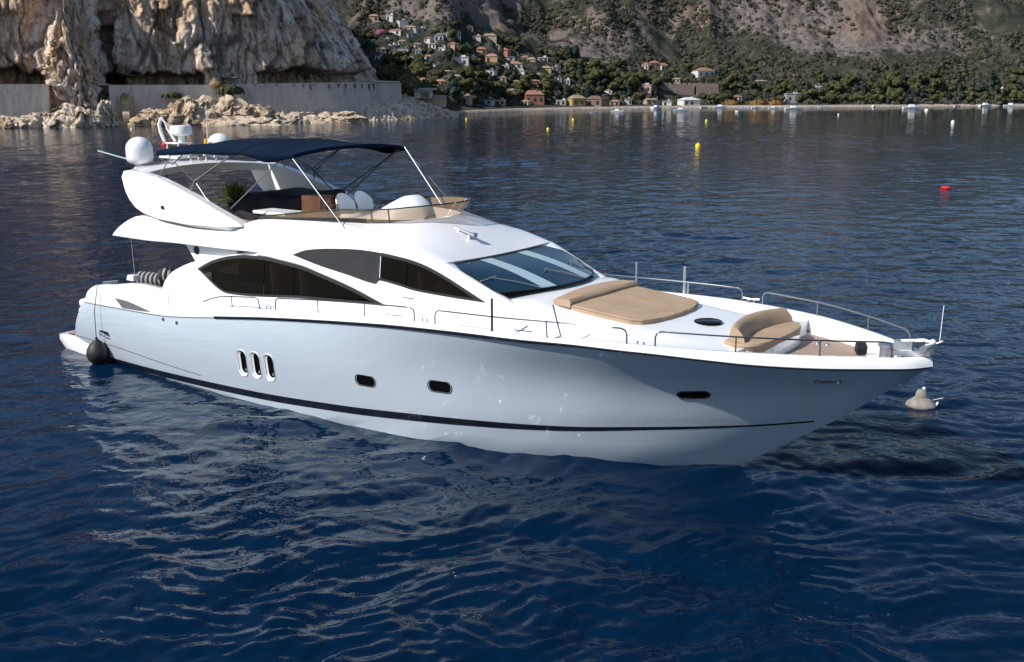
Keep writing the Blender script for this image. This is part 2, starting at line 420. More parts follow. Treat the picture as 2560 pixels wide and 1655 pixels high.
# stripes that follow the hull: navy boot stripe, rub rail
def hull_band(zlo, zhi, x0, x1, off, n=110, m=4):
    P = []
    for x in np.linspace(x0, x1, n):
        col = []
        a, b = zlo(x), zhi(x)
        for z in np.linspace(a, b, m):
            loc, nor = hull_at(x, z); col.append(loc+nor*off)
        P.append(col)
    return np.array(P)
q = MB(); q.grid(hull_band(lambda x: z_b(x)-.02-.085*(1-smooth((x-14)/10)), lambda x: z_b(x)+.02+.06*(1-smooth((x-14)/10)), 1.15, 23.75, .008)); q.mirror()
q.build("boot_stripe", M_navy, hull)
P = []
for x in np.concatenate([np.linspace(8.47, 23, 80), np.linspace(23.1, 25.895, 40)]):
    wv, zv = float(w_k(x)), float(z_k(x)); h = .058 if x < 17 else .058-.034*float(smooth((x-17)/5))
    P.append([(x, -wv-.0, zv-h-.005), (x, -wv-.035, zv-h), (x, -wv-.045, zv-.01), (x, -wv-.0, zv+.0)])
q = MB(); q.grid(P); q.mirror(); q.build("rub_rail", M_navy, hull)
# knuckle groove along the after quarter, above the platform moulding
q = MB(); q.grid(hull_band(lambda x: .57-.17*smooth((x-3)/5)*1.0-.012, lambda x: .57-.17*smooth((x-3)/5)+.012, 1.1, 7.6, .005, 60, 3)); both(q, "quarter_groove", M_grey, hull)
q = MB(); q.grid(hull_band(lambda x: z_k(x)-.055, lambda x: z_k(x)-.03, 1.8, 8.47, .006, 60, 3)); both(q, "gunwale_groove", M_grey, hull)
for x in (6.1, 6.75):
    p, n, u, v_ = hull_frame(x, 1.78-.02*(x-6)); q = MB()
    q.prism([p+n*.015+u*a+v_*b for a, b in rrect(.10, .10, .045)], [p-n*.01+u*a+v_*b for a, b in rrect(.10, .10, .045)]); q.build("hull_vent", M_steeld, hull)

# swim platform
plat = []
for x, hw in ((-.5, 0), (-.5, 1.2), (-.48, 2.0), (-.35, 2.4), (-.1, 2.55), (.4, 2.60), (1.25, 2.66), (2.3, 2.70)):
    plat.append((x, -hw))
top = plat+[(x, -y) for x, y in plat[::-1][:-1]]
q = MB(); A = [(x*1.0, y, .50-.16*smooth((.6-x)/1.4)) for x, y in top]; Bm = [(x*.96+.02, y*1.005, .26) for x, y in top]; Cc = [(x*.8+.3, y*.98, -.1) for x, y in top]
q.grid(np.array([A, Bm, Cc]), cv=True); q.poly(A); q.poly(Cc[::-1])
sp = q.build("swim_platform", M_gel, yacht, angle=50)
q = MB(); q.poly([(x*.86+.14, y*.93, .508-.16*smooth((.6-(x*.86+.14))/1.4)) for x, y in top]); q.build("platform_teak", M_teak, sp)

# after quarter: raised bulwark above the knuckle
z_q = pch([1.73, 1.95, 2.2, 2.5, 3.43, 4.05, 4.86, 6.09, 7, 8.5, 8.9], [1.76, 2.06, 2.22, 2.32, 2.43, 2.53, 2.60, 2.56, 2.52, 2.43, 2.40])
P = []
for x in np.concatenate([np.linspace(1.73, 2.6, 14), np.linspace(2.75, 8.75, 40)]):
    wv, zk, zq = float(w_k(x)), float(z_k(x)), float(z_q(x))
    ww = wv-.10*(zq-zk)
    P.append([(x, -wv-.004, zk-.02), (x, -wv-.003, zk+.03), (x, -(wv*.4+ww*.6), zk*.4+zq*.6), (x, -ww, zq-.03), (x, -ww+.05, zq), (x, -ww+.30, zq-.01), (x, -ww+.33, zq-.04), (x, -ww+.36, max(1.4, zq-1.0))])
q = MB(); q.grid(P); q.poly(P[0]); q.poly(P[-1][::-1])
qb, qb2 = both(q, "quarter_bulwark", M_gel, yacht, angle=45)
# transom upper and cockpit sole
q = MB(); q.grid(np.array([[(1.72, y, 1.6), (1.74, y, 1.78), (1.95, y, 2.0), (2.35, y, 2.1), (2.75, y, 2.05), (2.8, y, 1.5)] for y in np.linspace(-2.5, 2.5, 9)]))
q.build("aft_coaming", M_gel, yacht)
q = MB(); q.poly([(2.6, -2.5, 1.52), (7.3, -2.6, 1.52), (7.3, 2.6, 1.52), (2.6, 2.5, 1.52)]); q.build("cockpit_floor", M_teak, yacht)
# air intake on the quarter
def quarter_at(x, z, off=.012):
    zk, zq, wv = float(z_k(x)), float(z_q(x)), float(w_k(x)); return (x, -(wv-.10*max(0, z-zk))-off, z)
up_ = [(3.62, 2.07), (4.3, 2.06), (4.8, 2.0), (5.45, 1.915)]; lo_ = [(4.02, 1.83), (4.4, 1.845), (4.85, 1.86), (5.45, 1.90)]
q = MB(); q.prism([quarter_at(*p, off=-.06) for p in up_+lo_[::-1]], [quarter_at(*p, off=.014) for p in up_+lo_[::-1]]); q.build("air_intake", M_grey, qb, smooth_=False)
q.v = [(x, -y, z) for x, y, z in q.v]; q.build("air_intake", M_grey, qb2, smooth_=False)
# side gate seams
q = MB()
for a, b in (((6.35, 1.95), (6.35, 2.5)), ((6.0, 1.93), (6.35, 1.94))): q.tube([quarter_at(*a, off=.0), quarter_at(*b, off=.0)], .008, 4)
q.build("gate_seam", M_grey, qb)

# gunwale and forward bulwark
def plan_normal(x):
    e = .02; d = np.array([2*e, -(float(w_k(x+e))-float(w_k(x-e)))]) if x < 25.6 else np.array([.3, 1.]); d /= np.linalg.norm(d)
    return np.array([-d[1], d[0]])   # inward (to +y) for starboard
FL = 2.72
def hb(x, z, d=.09):
    loc, *_ = HB.ray_cast(Vector((x, -9, z)), Vector((0, 1, 0)))
    return 0.0 if loc is None or loc.y > -d else -loc.y-d
P = []
xs = np.concatenate([np.linspace(8.45, 20.5, 60), np.linspace(20.7, 24.8, 34), np.linspace(24.9, 25.89, 22)])
for x in xs:
    n = plan_normal(min(x, 25.55)); wv, zk, zg = float(w_k(x)), float(z_k(x)), float(z_g(x))
    def off(d, z):
        y = -wv+n[1]*d; xx = x+n[0]*d
        return (xx, min(y, 0), z)
    depth = .14+.30*float(smooth((x-22.2)/.8))
    P.append([off(-.01, zk-.01), off(-.055, zk+.02), off(-.035, zk+.09), off(.01, zg-.02), off(.05, zg+.0), off(.14, zg), off(.18, zg-.03), off(.20, zg-.14), (x, -min(hb(x, max(zg-depth, 1.62+.78*(x-24.17))), wv-.2), max(zg-depth, 1.62+.78*(x-24.17))) if x > 21.8 else off(.20, zg-depth)])
q = MB(); q.grid(P); q.poly(P[0]); q.mirror()
gun = q.build("gunwale", M_gel, yacht, angle=50)

# foredeck and side decks (to x=22.6), bow well beyond
zc_ = pch([6, 15, 16.9, 17.7, 18.4, 20.4, 21.3, 22.7], [2.5, 3.1, 3.42, 3.52, 3.36, 3.17, 3.09, 2.99])
wt_ = pch([6, 16, 17, 18, 20, 21, 22, 22.7], [2.3, 2.2, 2.1, 1.95, 1.75, 1.62, 1.5, 1.42])
P = []
for x in np.linspace(8.5, 22.65, 80):
    gi = float(w_k(x))-.17; zd = float(z_g(x))-.10; row = []
    for k, f in enumerate(np.linspace(0, 1, 24)):
        y = gi*(1-f); edge = float(wt_(x)); e2 = min(edge+.55, gi-.15)
        tt = smooth((e2-y)/max(.35, (e2-edge)+.25)); zt = float(zc_(x))-.07*(y/2)**2
        if x < 15.5: tt = 0
        row.append((x, -y, zd*(1-tt)+max(zt, zd)*tt))
    P.append(row)
DECK_END = P[-1]
q = MB(); q.grid(P); q.mirror(); deck = q.build("foredeck", M_gel, yacht)
# bow well
def inner(x): return hb(x, FL-.02, .07)
q = MB(); xs2 = np.linspace(22.2, 25.35, 30)
q.grid([[(x, -inner(x)*f, FL) for f in np.linspace(1, -1, 9)] for x in xs2 if inner(x) > .02]); bw = q.build("bow_well", M_gel, yacht)
q = MB(); xs2 = np.linspace(22.75, 24.95, 30); q.grid([[(x, -max(.02, (inner(x)-.12)*min(1, (25.0-x)/.9))*f, FL+.006) for f in np.linspace(1, -1, 9)] for x in xs2]); q.build("bow_teak", M_teak, bw)
# round-fronted base under the bow bench
def bench_plan(r=1.0, n=28):
    return [(22.15+.86*r*max(0, math.cos(a))**.6, -1.42*r*math.sin(a)) for a in np.linspace(math.pi/2, -math.pi/2, n)]
q = MB(); q.grid(np.array([[(x-.12*0, y, 2.96) for x, y in bench_plan(1.0)], [(x, y, 2.90) for x, y in bench_plan(1.02)], [(x+.02, y, 2.7) for x, y in bench_plan(1.03)], [(x+.06, y, FL) for x, y in bench_plan(1.06)]]))
q.poly([(x, y, 2.96) for x, y in bench_plan(1.0)]); q.build("bench_base", M_gel, yacht, angle=50)
q = MB(); q.grid(np.array([DECK_END, [(p[0]+.01, max(p[1], -hb(22.66, FL, .05)), FL-.02) for p in DECK_END]])); q.mirror(); q.build("well_bulkhead", M_gel, yacht)
# deck hatch
q = MB(); q.lathe([(.0, .02), (.29, .02), (.315, .012), (.32, -.03)][::-1], (21.2, .0, 3.115), 28, sx=.95, sy=1.0)
q.build("deck_hatch", M_glass, yacht); 

# cabin side wall
def wS(x, z):
    return np.interp(x, [5.8, 7.2, 8.5, 10, 14, 16, 17, 18.2], [2.78, 2.68, 2.62, 2.60, 2.5, 2.3, 2.15, 1.98])-.12*(z-3)
z_arc = pch([5.84, 5.95, 6.15, 6.43, 6.9, 7.35, 8.22, 9.2, 9.8], [2.45, 2.75, 3.0, 3.17, 3.37, 3.50, 3.67, 3.87, 3.95])
z_sh = pch([9.8, 10.5, 11, 12.3, 13.5, 14.5, 15.2, 15.6], [3.95, 4.06, 4.17, 4.30, 4.345, 4.29, 4.19, 4.12])
def z_side_top(x):
    if x < 9.8: return float(z_arc(x))
    if x < 15.6: return float(z_sh(x))
    return float(np.interp(x, [15.6, 16.95, 17.25, 17.6, 18.1], [4.12, 3.56, 3.44, 3.30, 3.02]))
P = []
for x in np.concatenate([np.linspace(5.84, 6.6, 14), np.linspace(6.65, 15.5, 250), np.linspace(15.53, 18.1, 70)]):
    zb = 2.2+.0*x if x < 8.5 else min(float(z_g(x))-.14, z_side_top(x)-.02)
    P.append([(x, -wS(x, z), z) for z in np.linspace(zb, z_side_top(x), 50)])
SIDE = MB(); SIDE.grid(P); q = MB()
# inner return of the after edge so the fairing has thickness
q.grid(np.array([[p[-1] for p in P[:90]], [np.array(p[-1])+(0.02, .16, -.03) for p in P[:90]]]))
q.grid(np.array([P[0], [np.array(p)+(.03, .16, 0) for p in P[0]]]))
# A pillar return to the windscreen
ap = [x for x in np.linspace(15.6, 18.1, 16)]
q.grid(np.array([[(x, -wS(x, z_side_top(x)), z_side_top(x)) for x in ap], [(x, -wS(x, z_side_top(x))+.03, z_side_top(x)+.025) for x in ap], [(x, -float(np.interp(x, [15.6, 16.95, 18.1], [2.04, 1.97, 1.80])), z_side_top(x)+.03) for x in ap], [(x, -1.75, z_side_top(x)-.04) for x in ap]]))
CABQ = q
# side glazing : curves top / bottom in (x,z) mapped on the cabin side
def side_patch(xs, ztop, zbot, off, m=8):
    P = []
    for x in xs:
        a, b = float(zbot(x)), float(ztop(x)); P.append([(x, -wS(x, z)-off, z) for z in np.linspace(a, b, m)])
    return np.array(P)
lt = pch([7.28, 7.9, 8.58, 9.23, 9.9, 10.46, 11.3, 11.91, 13.06, 14.1], [3.27, 3.55, 3.72, 3.80, 3.81, 3.77, 3.69, 3.57, 3.32, 3.03])
lb = pch([7.28, 8.53, 11.5, 14.1], [3.265, 2.72, 2.91, 3.02])
ut = pch([10.93, 11.4, 12.32, 13.21, 13.84, 14.46, 14.85, 15.24, 15.81, 16.36, 16.80], [3.96, 4.11, 4.22, 4.265, 4.25, 4.19, 4.13, 4.03, 3.82, 3.57, 3.365])
ub = pch([10.93, 11.89, 12.81, 13.79, 13.83, 14.43, 14.9, 15.84, 16.80], [3.95, 3.77, 3.64, 3.51, 3.60, 3.53, 3.455, 3.40, 3.36])
def in_window(x, z, m):
    if 7.3 < x < 14.08 and float(lb(x))+m < z < float(lt(x))-m: return True
    return 13.86 < x < 16.78 and float(ub(x))+m < z < float(ut(x))-m
fs_ = []
for f in SIDE.f:
    c = np.mean([SIDE.v[i] for i in f], 0)
    if not in_window(c[0], c[2], .035): fs_.append(f)
SIDE.f = fs_; CABQ.add(SIDE.v, SIDE.f); CABQ.mirror()
cabin = CABQ.build("cabin", M_gel, yacht, angle=45)
# saloon after bulkhead and the panel with the round speaker
q = MB(); q.prism([(6.45, -2.42, 3.93), (8.7, -2.42, 3.93), (8.7, -2.42, 3.2), (7.1, -2.42, 3.2)], [(6.45, -2.30, 3.93), (8.7, -2.30, 3.93), (8.7, -2.30, 3.2), (7.1, -2.30, 3.2)])
pn, pn2 = both(q, "support_panel", M_gel, yacht, smooth_=False)
q = MB(); q.lathe([(0, -.02), (.10, -.018), (.115, -.012), (.12, .02)][::-1], (7.0, -2.425, 3.72), 20, 'y'); q.build("speaker", M_black, pn)
q = MB(); q.box((7.45, 0, 2.65), (.08, 4.6, 2.4)); q.build("saloon_bulkhead", M_glass, yacht)
# dark surround first, then panes a little prouder
def side_windows(sgn):
    def fin(mb):
        if sgn > 0: mb.v = [(x, -y, z) for x, y, z in mb.v]
        return mb
    def ring(x0, x1, zt, zb_, wt2, off, n=80):
        k = MB(); xs_ = np.linspace(x0, x1, n)
        for (za, zc2) in ((zt, lambda x: max(float(zt(x))-wt2, (float(zt(x))+float(zb_(x)))/2)), (lambda x: min(float(zb_(x))+wt2*.7, (float(zt(x))+float(zb_(x)))/2), zb_)):
            k.grid([[(x, -wS(x, z)-o2, z) for z, o2 in ((float(za(x)), 0), (float(za(x)), off), (float(zc2(x)), off), (float(zc2(x)), -.03))] for x in xs_])
        return k
    q = ring(7.29, 14.09, lt, lb, .085, .012); sf = fin(q).build("saloon_window", M_frame, cabin)
    for a, b in ((7.36, 9.89), (9.91, 10.99), (11.01, 13.98)):
        q = MB(); q.grid(side_patch(np.linspace(a, b, 30), lambda x: float(lt(x))-.03, lambda x: min(float(lb(x))+.01, float(lt(x))-.035), .004)); fin(q).build("window_pane", M_tint, sf)
    q = ring(13.84, 16.79, ut, ub, .075, .012); wf = fin(q).build("wheelhouse_window", M_frame, cabin)
    for a, b in ((13.86, 14.64), (14.66, 16.7)):
        q = MB(); q.grid(side_patch(np.linspace(a, b, 24), lambda x: float(ut(x))-.03, lambda x: min(float(ub(x))+.01, float(ut(x))-.035), .004)); fin(q).build("window_pane", M_tint, wf)
    q = MB(); q.grid(side_patch(np.linspace(10.94, 13.83, 40), ut, ub, .022)); fin(q).build("mesh_window_cover", M_meshcover, cabin)
    # raised swoosh pillar between the two windows
    P = []
    for x in np.linspace(9.6, 15.2, 60):
        a = float(lt(min(x, 14.1)))+.025 if x < 14.1 else 3.03-.02*(x-14.1)
        b = float(ub(x))-.03 if x > 11 else float(np.interp(x, [9.6, 11], [4.1, 3.95]))
        b = max(b, a+.05)
        e = .05*smooth((15.2-x)/2.5)+.003
        P.append([(x, -wS(x, a), a), (x, -wS(x, a)-e, a+.015)]+[(x, -wS(x, z)-e, z) for z in np.linspace(a+.03, b-.03, 4)]+[(x, -wS(x, b)-e, b-.015), (x, -wS(x, b), b)])
    q = MB(); q.grid(P); fin(q).build("swoosh_pillar", M_gel, cabin)
    q = MB(); q.tube([(14.55, -wS(14.5, 3.3)-.04, 3.315), (14.85, -wS(14.8, 3.29)-.04, 3.295)], .02); fin(q).build("side_light", M_steel, cabin)
side_windows(-1); side_windows(1)

# what shows through the side glass
M_cream = noisy("cream_leather", (.42, .33, .20), (.36, .27, .16), 2, .6); M_dim = noisy("dark_veneer", (.09, .045, .02), (.06, .03, .014), 2, .5); M_curt = noisy("curtain", (.30, .27, .22), (.22, .20, .16), 3, .9)
q = MB(); q.box((11.2, 0, 2.2), (7.6, 4.7, .06)); sal = q.build("saloon_floor", M_dim, yacht, smooth_=False)
for sg in (-1, 1):
    q = MB(); q.box((8.7, sg*2.0, 2.55), (1.9, .65, .55)); q.box((8.7, sg*2.28, 2.85), (1.9, .14, .30)); bevel(q.build("saloon_sofa", M_cream, sal, smooth_=False), .04)
    q = MB(); q.box((8.05, sg*2.1, 3.1), (.5, .12, 1.0)); q.build("saloon_panel", M_wood, sal, smooth_=False)
    for x, zt_ in ((7.62, 3.4), (9.9, 3.78), (11.0, 3.7)):
        q = MB(); q.grid([[(x+.16*k+.02*(k % 2), sg*(2.38+.02*(k % 2)), z) for z in (2.65, zt_)] for k in range(3)]); q.build("saloon_curtain", M_curt, sal)
    for c_, z_ in (((9.3, sg*1.3, 3.0), (.12, 1.0, 1.6)), ((12.4, sg*1.6, 2.7), (1.3, .9, 1.0))): q = MB(); q.box(c_, z_); q.build("saloon_cabinet", M_dim, sal, smooth_=False)
    q = MB(); q.box((14.75, sg*1.9, 3.5), (.10, .3, 1.2)); q.box((15.3, sg*1.6, 3.35), (.5, .45, .45)); q.build("wheelhouse_fitting", M_curt, sal, smooth_=False)
q = MB(); q.box((13.7, 0, 3.0), (.1, 4.4, 1.6)); q.build("wheelhouse_bulkhead", M_dim, sal, smooth_=False)

# roof / flybridge shell
z_lo = pch([3.53, 5, 6.8, 8.2, 9.6, 10.4], [3.89, 3.88, 3.92, 3.92, 3.92, 4.035])
w_lo = lambda x: np.interp(x, [3.5, 6.8, 8.2, 9.0, 9.6, 10.4], [2.72, 2.75, 2.71, 2.66, 2.58, 2.473])
def low(x):
    if x < 10.4: return np.array([x, -w_lo(x), float(z_lo(x))])
    z = float(z_sh(min(x, 15.6))); return np.array([x, -wS(x, z)-.002, z-.012])
y_c = lambda x: float(np.interp(x, [4.4, 9, 11, 12, 12.8, 13.3, 13.65, 13.85, 13.9], [2.33, 2.25, 2.12, 1.98, 1.70, 1.32, .85, .35, 0.0])) if x < 13.9 else 0.0
z_up2 = pch([4.46, 5.13, 5.8, 7, 8.6, 9.2, 9.7, 10.3, 12, 12.7, 13.15, 13.9, 14.8, 15.66], [4.48, 4.50, 4.38, 4.31, 4.36, 4.64, 4.74, 4.77, 4.80, 4.755, 4.68, 4.53, 4.38, 4.14])
z_cr = pch([4.46, 9, 11.5, 12.5, 13.2, 13.9, 14.4, 15.0, 15.66], [4.56, 4.75, 4.88, 4.94, 4.95, 4.88, 4.70, 4.43, 4.09])
def roof_z(x, y):
    a, b = float(z_up2(x)), float(z_cr(x)); return b+(a-b)*min(1, abs(y)/2.0)**2
P = []
xl = np.concatenate([np.linspace(3.53, 9.4, 34), np.linspace(9.5, 13.95, 40), np.linspace(14.05, 15.64, 20)])
for x in xl:
    xu = x+.93*(1-smooth((x-3.53)/2.2))
    L = low(x); yc = y_c(xu); ys = max(yc, 2.0) if xu < 11.5 else 2.0
    wu = float(np.interp(xu, [4.4, 9, 11, 12.5, 15.66], [2.52, 2.42, 2.24, 2.08, 2.0]))
    zu = float(z_up2(xu)); row = [L]
    U = np.array([xu, -wu, zu])
    bl = float(smooth((x-7.5)/5)); C_ = np.array([(x+xu)/2, -((max(-L[1], wu)+.03)*(1-bl)+(abs(L[1])-.02)*bl), L[2]*.35+zu*.65])
    for tt in np.linspace(.12, 1, 8): row.append((1-tt)**2*L+2*tt*(1-tt)*C_+tt*tt*U)
    y1 = min(yc, wu-.03)
    for f in np.linspace(0, 1, 10)[1:]:
        y = wu+(y1-wu)*f; row.append(np.array([xu, -y, roof_z(xu, min(y, 2.0)) if xu > 9.4 else zu+.02*f]))
    P.append(row)
q = MB(); q.grid(P)
inner_edge = [r_[-1] for r_ in P if r_[-1][0] <= 13.93]
q.grid(np.array([inner_edge, [np.array([p[0], min(p[1]+.05, 0), 4.2]) for p in inner_edge]]))      # inner coaming wall
# eyebrow: short return under the roof's front edge, and soffit of the overhang
fr = P[-1]; q.grid(np.array([fr, [np.array(p)+(-.03, 0, -.05) for p in fr]]))
q.grid(np.array([[low(x), low(x)+(0, .25, .03)] for x in xl[:40]]))
q.grid(np.array([P[0], [np.array(p)+(.06, .1, .0) for p in P[0]]]))
q.mirror()
roof = q.build("flybridge_shell", M_gel, yacht, angle=45)
q = MB(); xs3 = np.linspace(3.7, 13.6, 30); q.grid([[(x, -min(float(w_lo(x))-.12, y_c(x)+.25 if x > 9 else 9)*f, 3.95+.02*smooth((x-3.7)/2)+ (.25 if x > 12 else 0)*0) for f in (1, .5, 0, -.5, -1)] for x in xs3]); q.build("soffit", M_gel, yacht)
q = MB(); xs3 = np.linspace(4.2, 13.7, 30); q.grid([[(x, -max(.05, y_c(x)+.0)*f, 4.24) for f in (1, 0, -1)] for x in xs3]); q.build("flybridge_floor", M_teak, yacht)

# smoked venturi screen round the flybridge front
P = []
arcp = []
for x in np.concatenate([np.linspace(9.5, 12.8, 26), np.linspace(12.9, 13.9, 22)]): arcp.append((x, -y_c(x)))
for k, (x, y) in enumerate(arcp):
    a = np.array(arcp[max(k-1, 0)]); b = np.array(arcp[min(k+1, len(arcp)-1)]); d = b-a; d /= np.linalg.norm(d); n = np.array([d[1], -d[0]])
    zb = roof_z(x, min(abs(y), 2.0)) if x > 9.4 else 4.72
    hh = .06+.30*float(smooth((x-9)/4.0)); ou = .05+.24*float(smooth((x-11.5)/2))
    P.append([(x+n[0]*ou*f, min(0, y+n[1]*ou*f), zb+hh*f) for f in (0, .5, 1)])
def screen_strip(P, th):
    q = MB(); q.grid(P); q.grid([[(p[0]-.012, p[1]+.012 if p[1] < -.02 else p[1], p[2]) for p in r_] for r_ in P], flip=True); return q
q = MB(); q.grid(P); q.mirror(); vs = q.build("flybridge_screen", M_smoke, yacht)
q = MB(); q.tube([r_[-1] for r_ in P], .018, 6); q.mirror(); q.build("screen_top_rim", M_black, vs)
q = MB()
for k in (26, 33):
    q = MB(); q.tube([P[k][0], P[k][2]], .02, 6); both(q, "screen_bracket", M_steeld, vs)
q = MB(); q.grid([[np.array(r_[0])+(0, -.012, .0), np.array(r_[0])*.35+np.array(r_[1])*.65+(0, -.014, 0)] for r_ in P[:26]]); both(q, "screen_dark_band", M_black, vs)

# front windscreen
def ws_top(f):
    y = 2.03*f; return np.array([15.56-.03*abs(f)+.06*(1-f*f), -y, 4.07+.035*f*f])
def ws_bot(f):
    y = 1.98*f; return np.array([17.76-.80*abs(f)**2.2, -y, 3.60-.03*f*f])
def ws_pt(f, g, off=0.):
    a, b = ws_top(f), ws_bot(f); p = a*(1-g)+b*g; nrm = np.array([.27, -.15*f, .95])
    return p+nrm*(.05*math.sin(math.pi*g)+off)
q = MB(); q.grid([[ws_pt(f, g) for g in np.linspace(0, 1, 12)] for f in np.linspace(-1, 1, 44)]); ws = q.build("windscreen", M_wscreen, yacht)
def ws_quad(f0, g0, f1, g1, wd, off):
    return [[ws_pt(f0+(f1-f0)*k+wd*sg, g0+(g1-g0)*k, off) for sg in (-.5, .5)] for k in np.linspace(0, 1, 12)]
for f0, f1 in ((.36, .40), (-.36, -.40)):
    q = MB(); P_ = np.array(ws_quad(f0, .05, f1, .985, .20, .006)); q.grid(P_); q.build("windscreen_mullion", M_strip, ws)
q = MB()
for g0, g1 in ((-.004, .035), (.982, 1.004)): q.grid([[ws_pt(f, g, .008) for g in np.linspace(g0, g1, 3)] for f in np.linspace(-1, 1, 44)])
for f in (-1, 1): q.grid([[ws_pt(f*(1-.02*k), g, .008) for k in (0, 1)] for g in np.linspace(0, 1, 12)])
q.build("windscreen_seal", M_black, ws)
for f0, f1 in ((.86, .52), (.05, -.28), (-.62, -.90)):
    q = MB(); q.tube([ws_pt(f1, 1.0, .03), ws_pt((f0+f1)/2, .80, .05), ws_pt(f0, .62, .04)], .014, 5)
    q.tube([ws_pt(f0-.10, .60, .03), ws_pt(f0+.14, .70, .03)], .012, 5); q.build("wiper", M_steel, ws)
# horn on the roof
q = MB(); zz = roof_z(14.75, 0)+.07
for y in (-.30, -.36): q.tube([(14.45, y, zz+.06), (14.95, y-.03, zz-.05), (15.12, y-.03, zz-.08)], [.018, .025, .06], 8)
q.box((14.6, -.33, zz-.03), (.06, .14, .12)); q.box((14.95, -.36, zz-.12), (.06, .14, .1)); q.build("horn", M_steel, yacht)

# radar arch: two wings and the cross beam
wt_p = [(3.90, 5.66), (3.95, 5.74), (4.2, 5.77), (4.85, 5.72), (5.5, 5.62), (6.06, 5.49), (7.09, 5.21), (8.03, 4.91), (8.93, 4.65), (9.12, 4.55)]
wc_p = [(3.92, 5.50), (3.98, 5.36), (4.10, 5.14), (4.27, 4.95), (4.55, 4.75), (4.95, 4.61), (5.6, 4.50), (6.83, 4.44), (8.2, 4.47), (9.10, 4.53)]
wb_p = [(3.95, 5.48), (4.03, 5.30), (4.2, 5.05), (4.45, 4.82), (4.85, 4.60), (5.3, 4.46), (5.9, 4.40), (7.1, 4.33), (8.55, 4.33), (9.08, 4.50)]
def yw(z): return -(2.44+.10*(5.75-z))
out_t = [(x, yw(z), z) for x, z in wt_p]; out_c = [(x, yw(z)-.03, z) for x, z in wc_p]; out_b = [(x, yw(z)+.20, z) for x, z in wb_p]
in_t = [(x, yw(z)+.26, z-.01) for x, z in wt_p]; in_b = [(x, yw(z)+.32, z) for x, z in wb_p]
mid = [tuple(np.array(a)*.5+np.array(b)*.5+(0, -.03, 0)) for a, b in zip(out_t, out_c)]
q = MB(); q.grid([in_b, in_t, out_t, mid, out_c, out_b, in_b]); q.poly([r_[0] for r_ in (in_b, in_t, out_t, mid, out_c, out_b)]); q.poly([r_[-1] for r_ in (in_b, in_t, out_t, mid, out_c, out_b)][::-1]); wing_q = q
P = []
for y in np.linspace(-2.45, 2.45, 30):
    f = (y/2.45)**2; zt = 5.88-.16*f; xf = 4.45+.35*f; xa = 3.15+.78*f
    P.append([(xa, y, zt-.05), (xa+.12, y, zt), (xf-.12, y, zt+.0), (xf, y, zt-.04), (xf-.05, y, zt-.22-.06*f), (xa+.3, y, zt-.25-.06*f), (xa+.05, y, zt-.16)])
q = MB(); q.grid(P, cv=True); arch = q.build("radar_arch", M_gel, yacht)
aw, aw2 = both(wing_q, "arch_wing", M_gel, arch, angle=30)
q = MB(); q.lathe([(.0, .015), (.05, .012), (.05, -.03)][::-1], (5.85, yw(4.85)-.06, 4.83), 12, 'y'); q.build("wing_light", M_black, aw)
# satellite domes
for y in (-1.46, 1.46):
    prof = [(.12, -.03), (.14, 0), (.28, .03), (.36, .09), (.385, .18), (.385, .44)]+[(.385*math.cos(a), .44+.36*math.sin(a)) for a in np.linspace(.12, math.pi/2-.01, 10)]
    q = MB(); q.lathe(prof, (3.33, y, 5.85), 32); dm = q.build("satellite_dome", M_white, yacht)
    q = MB(); q.lathe([(.2, -.12), (.13, -.05), (.15, .02)], (3.33, y, 5.85), 16); q.build("dome_foot", M_white, dm)
# mast platform with radar, goal-post mast, aerials
mast = empty("radar_mast", (0, 0, 0)); mast.parent = yacht
q = MB(); q.box((3.05, .1, 5.98), (.9, .75, .06)); q.box((3.05, .1, 5.9), (.5, .4, .12)); q.box((3.1, .1, 6.4), (.7, .5, .035))
for x in (2.8, 3.35):
    for y in (-.1, .3): q.tube([(x, y, 6.0), (x, y, 6.4)], .022, 6)
q.build("mast_platform", M_white, mast)
q = MB(); q.tube([(2.62, -.05, 6.42), (2.50, -.08, 6.72), (2.44, -.08, 6.95), (2.52, -.05, 7.16)], [.05, .06, .055, .04], 8)
q.tube([(2.52, -.05, 7.16), (2.66, -.02, 7.02), (2.72, 0, 6.82), (2.95, .1, 6.45)], [.04, .025, .028, .04], 8); q.build("mast_bow", M_white, mast)
q = MB(); q.lathe([(.10, 0), (.10, .18), (.30, .22), (.335, .25), (.33, .45), (.30, .50), (0, .52)], (3.10, .22, 6.42), 24); q.build("radar_scanner", M_white, mast)
q = MB(); q.ball((2.70, -.12, 6.33), (.09, .09, .11), 10, 8); q.build("mast_light", M_red, mast)
q = MB(); q.tube([(3.85, .5, 5.85), (4.0, .5, 6.4), (4.03, .5, 7.55)], [.02, .016, .01], 6)
an = q.build("whip_antenna", M_white, yacht); q = MB(); q.tube([(3.9, .5, 6.3), (3.93, .5, 6.52)], .06, 8); q.build("antenna_sleeve", M_yellow, an)
q = MB(); q.tube([(2.95, -1.65, 6.0), (1.5, -1.65, 6.19)], .022, 6); q.build("whip_antenna", M_strip, yacht)
for x, y, h in ((4.2, -.3, .18), (4.25, 0., .12), (4.2, .25, .2), (4.3, .55, .15)):
    q = MB(); q.tube([(x, y, 5.82), (x, y, 5.86+h)], .025, 6); q.box((x, y, 5.86+h), (.05, .16, .05)); q.build("arch_instrument", M_white, arch)

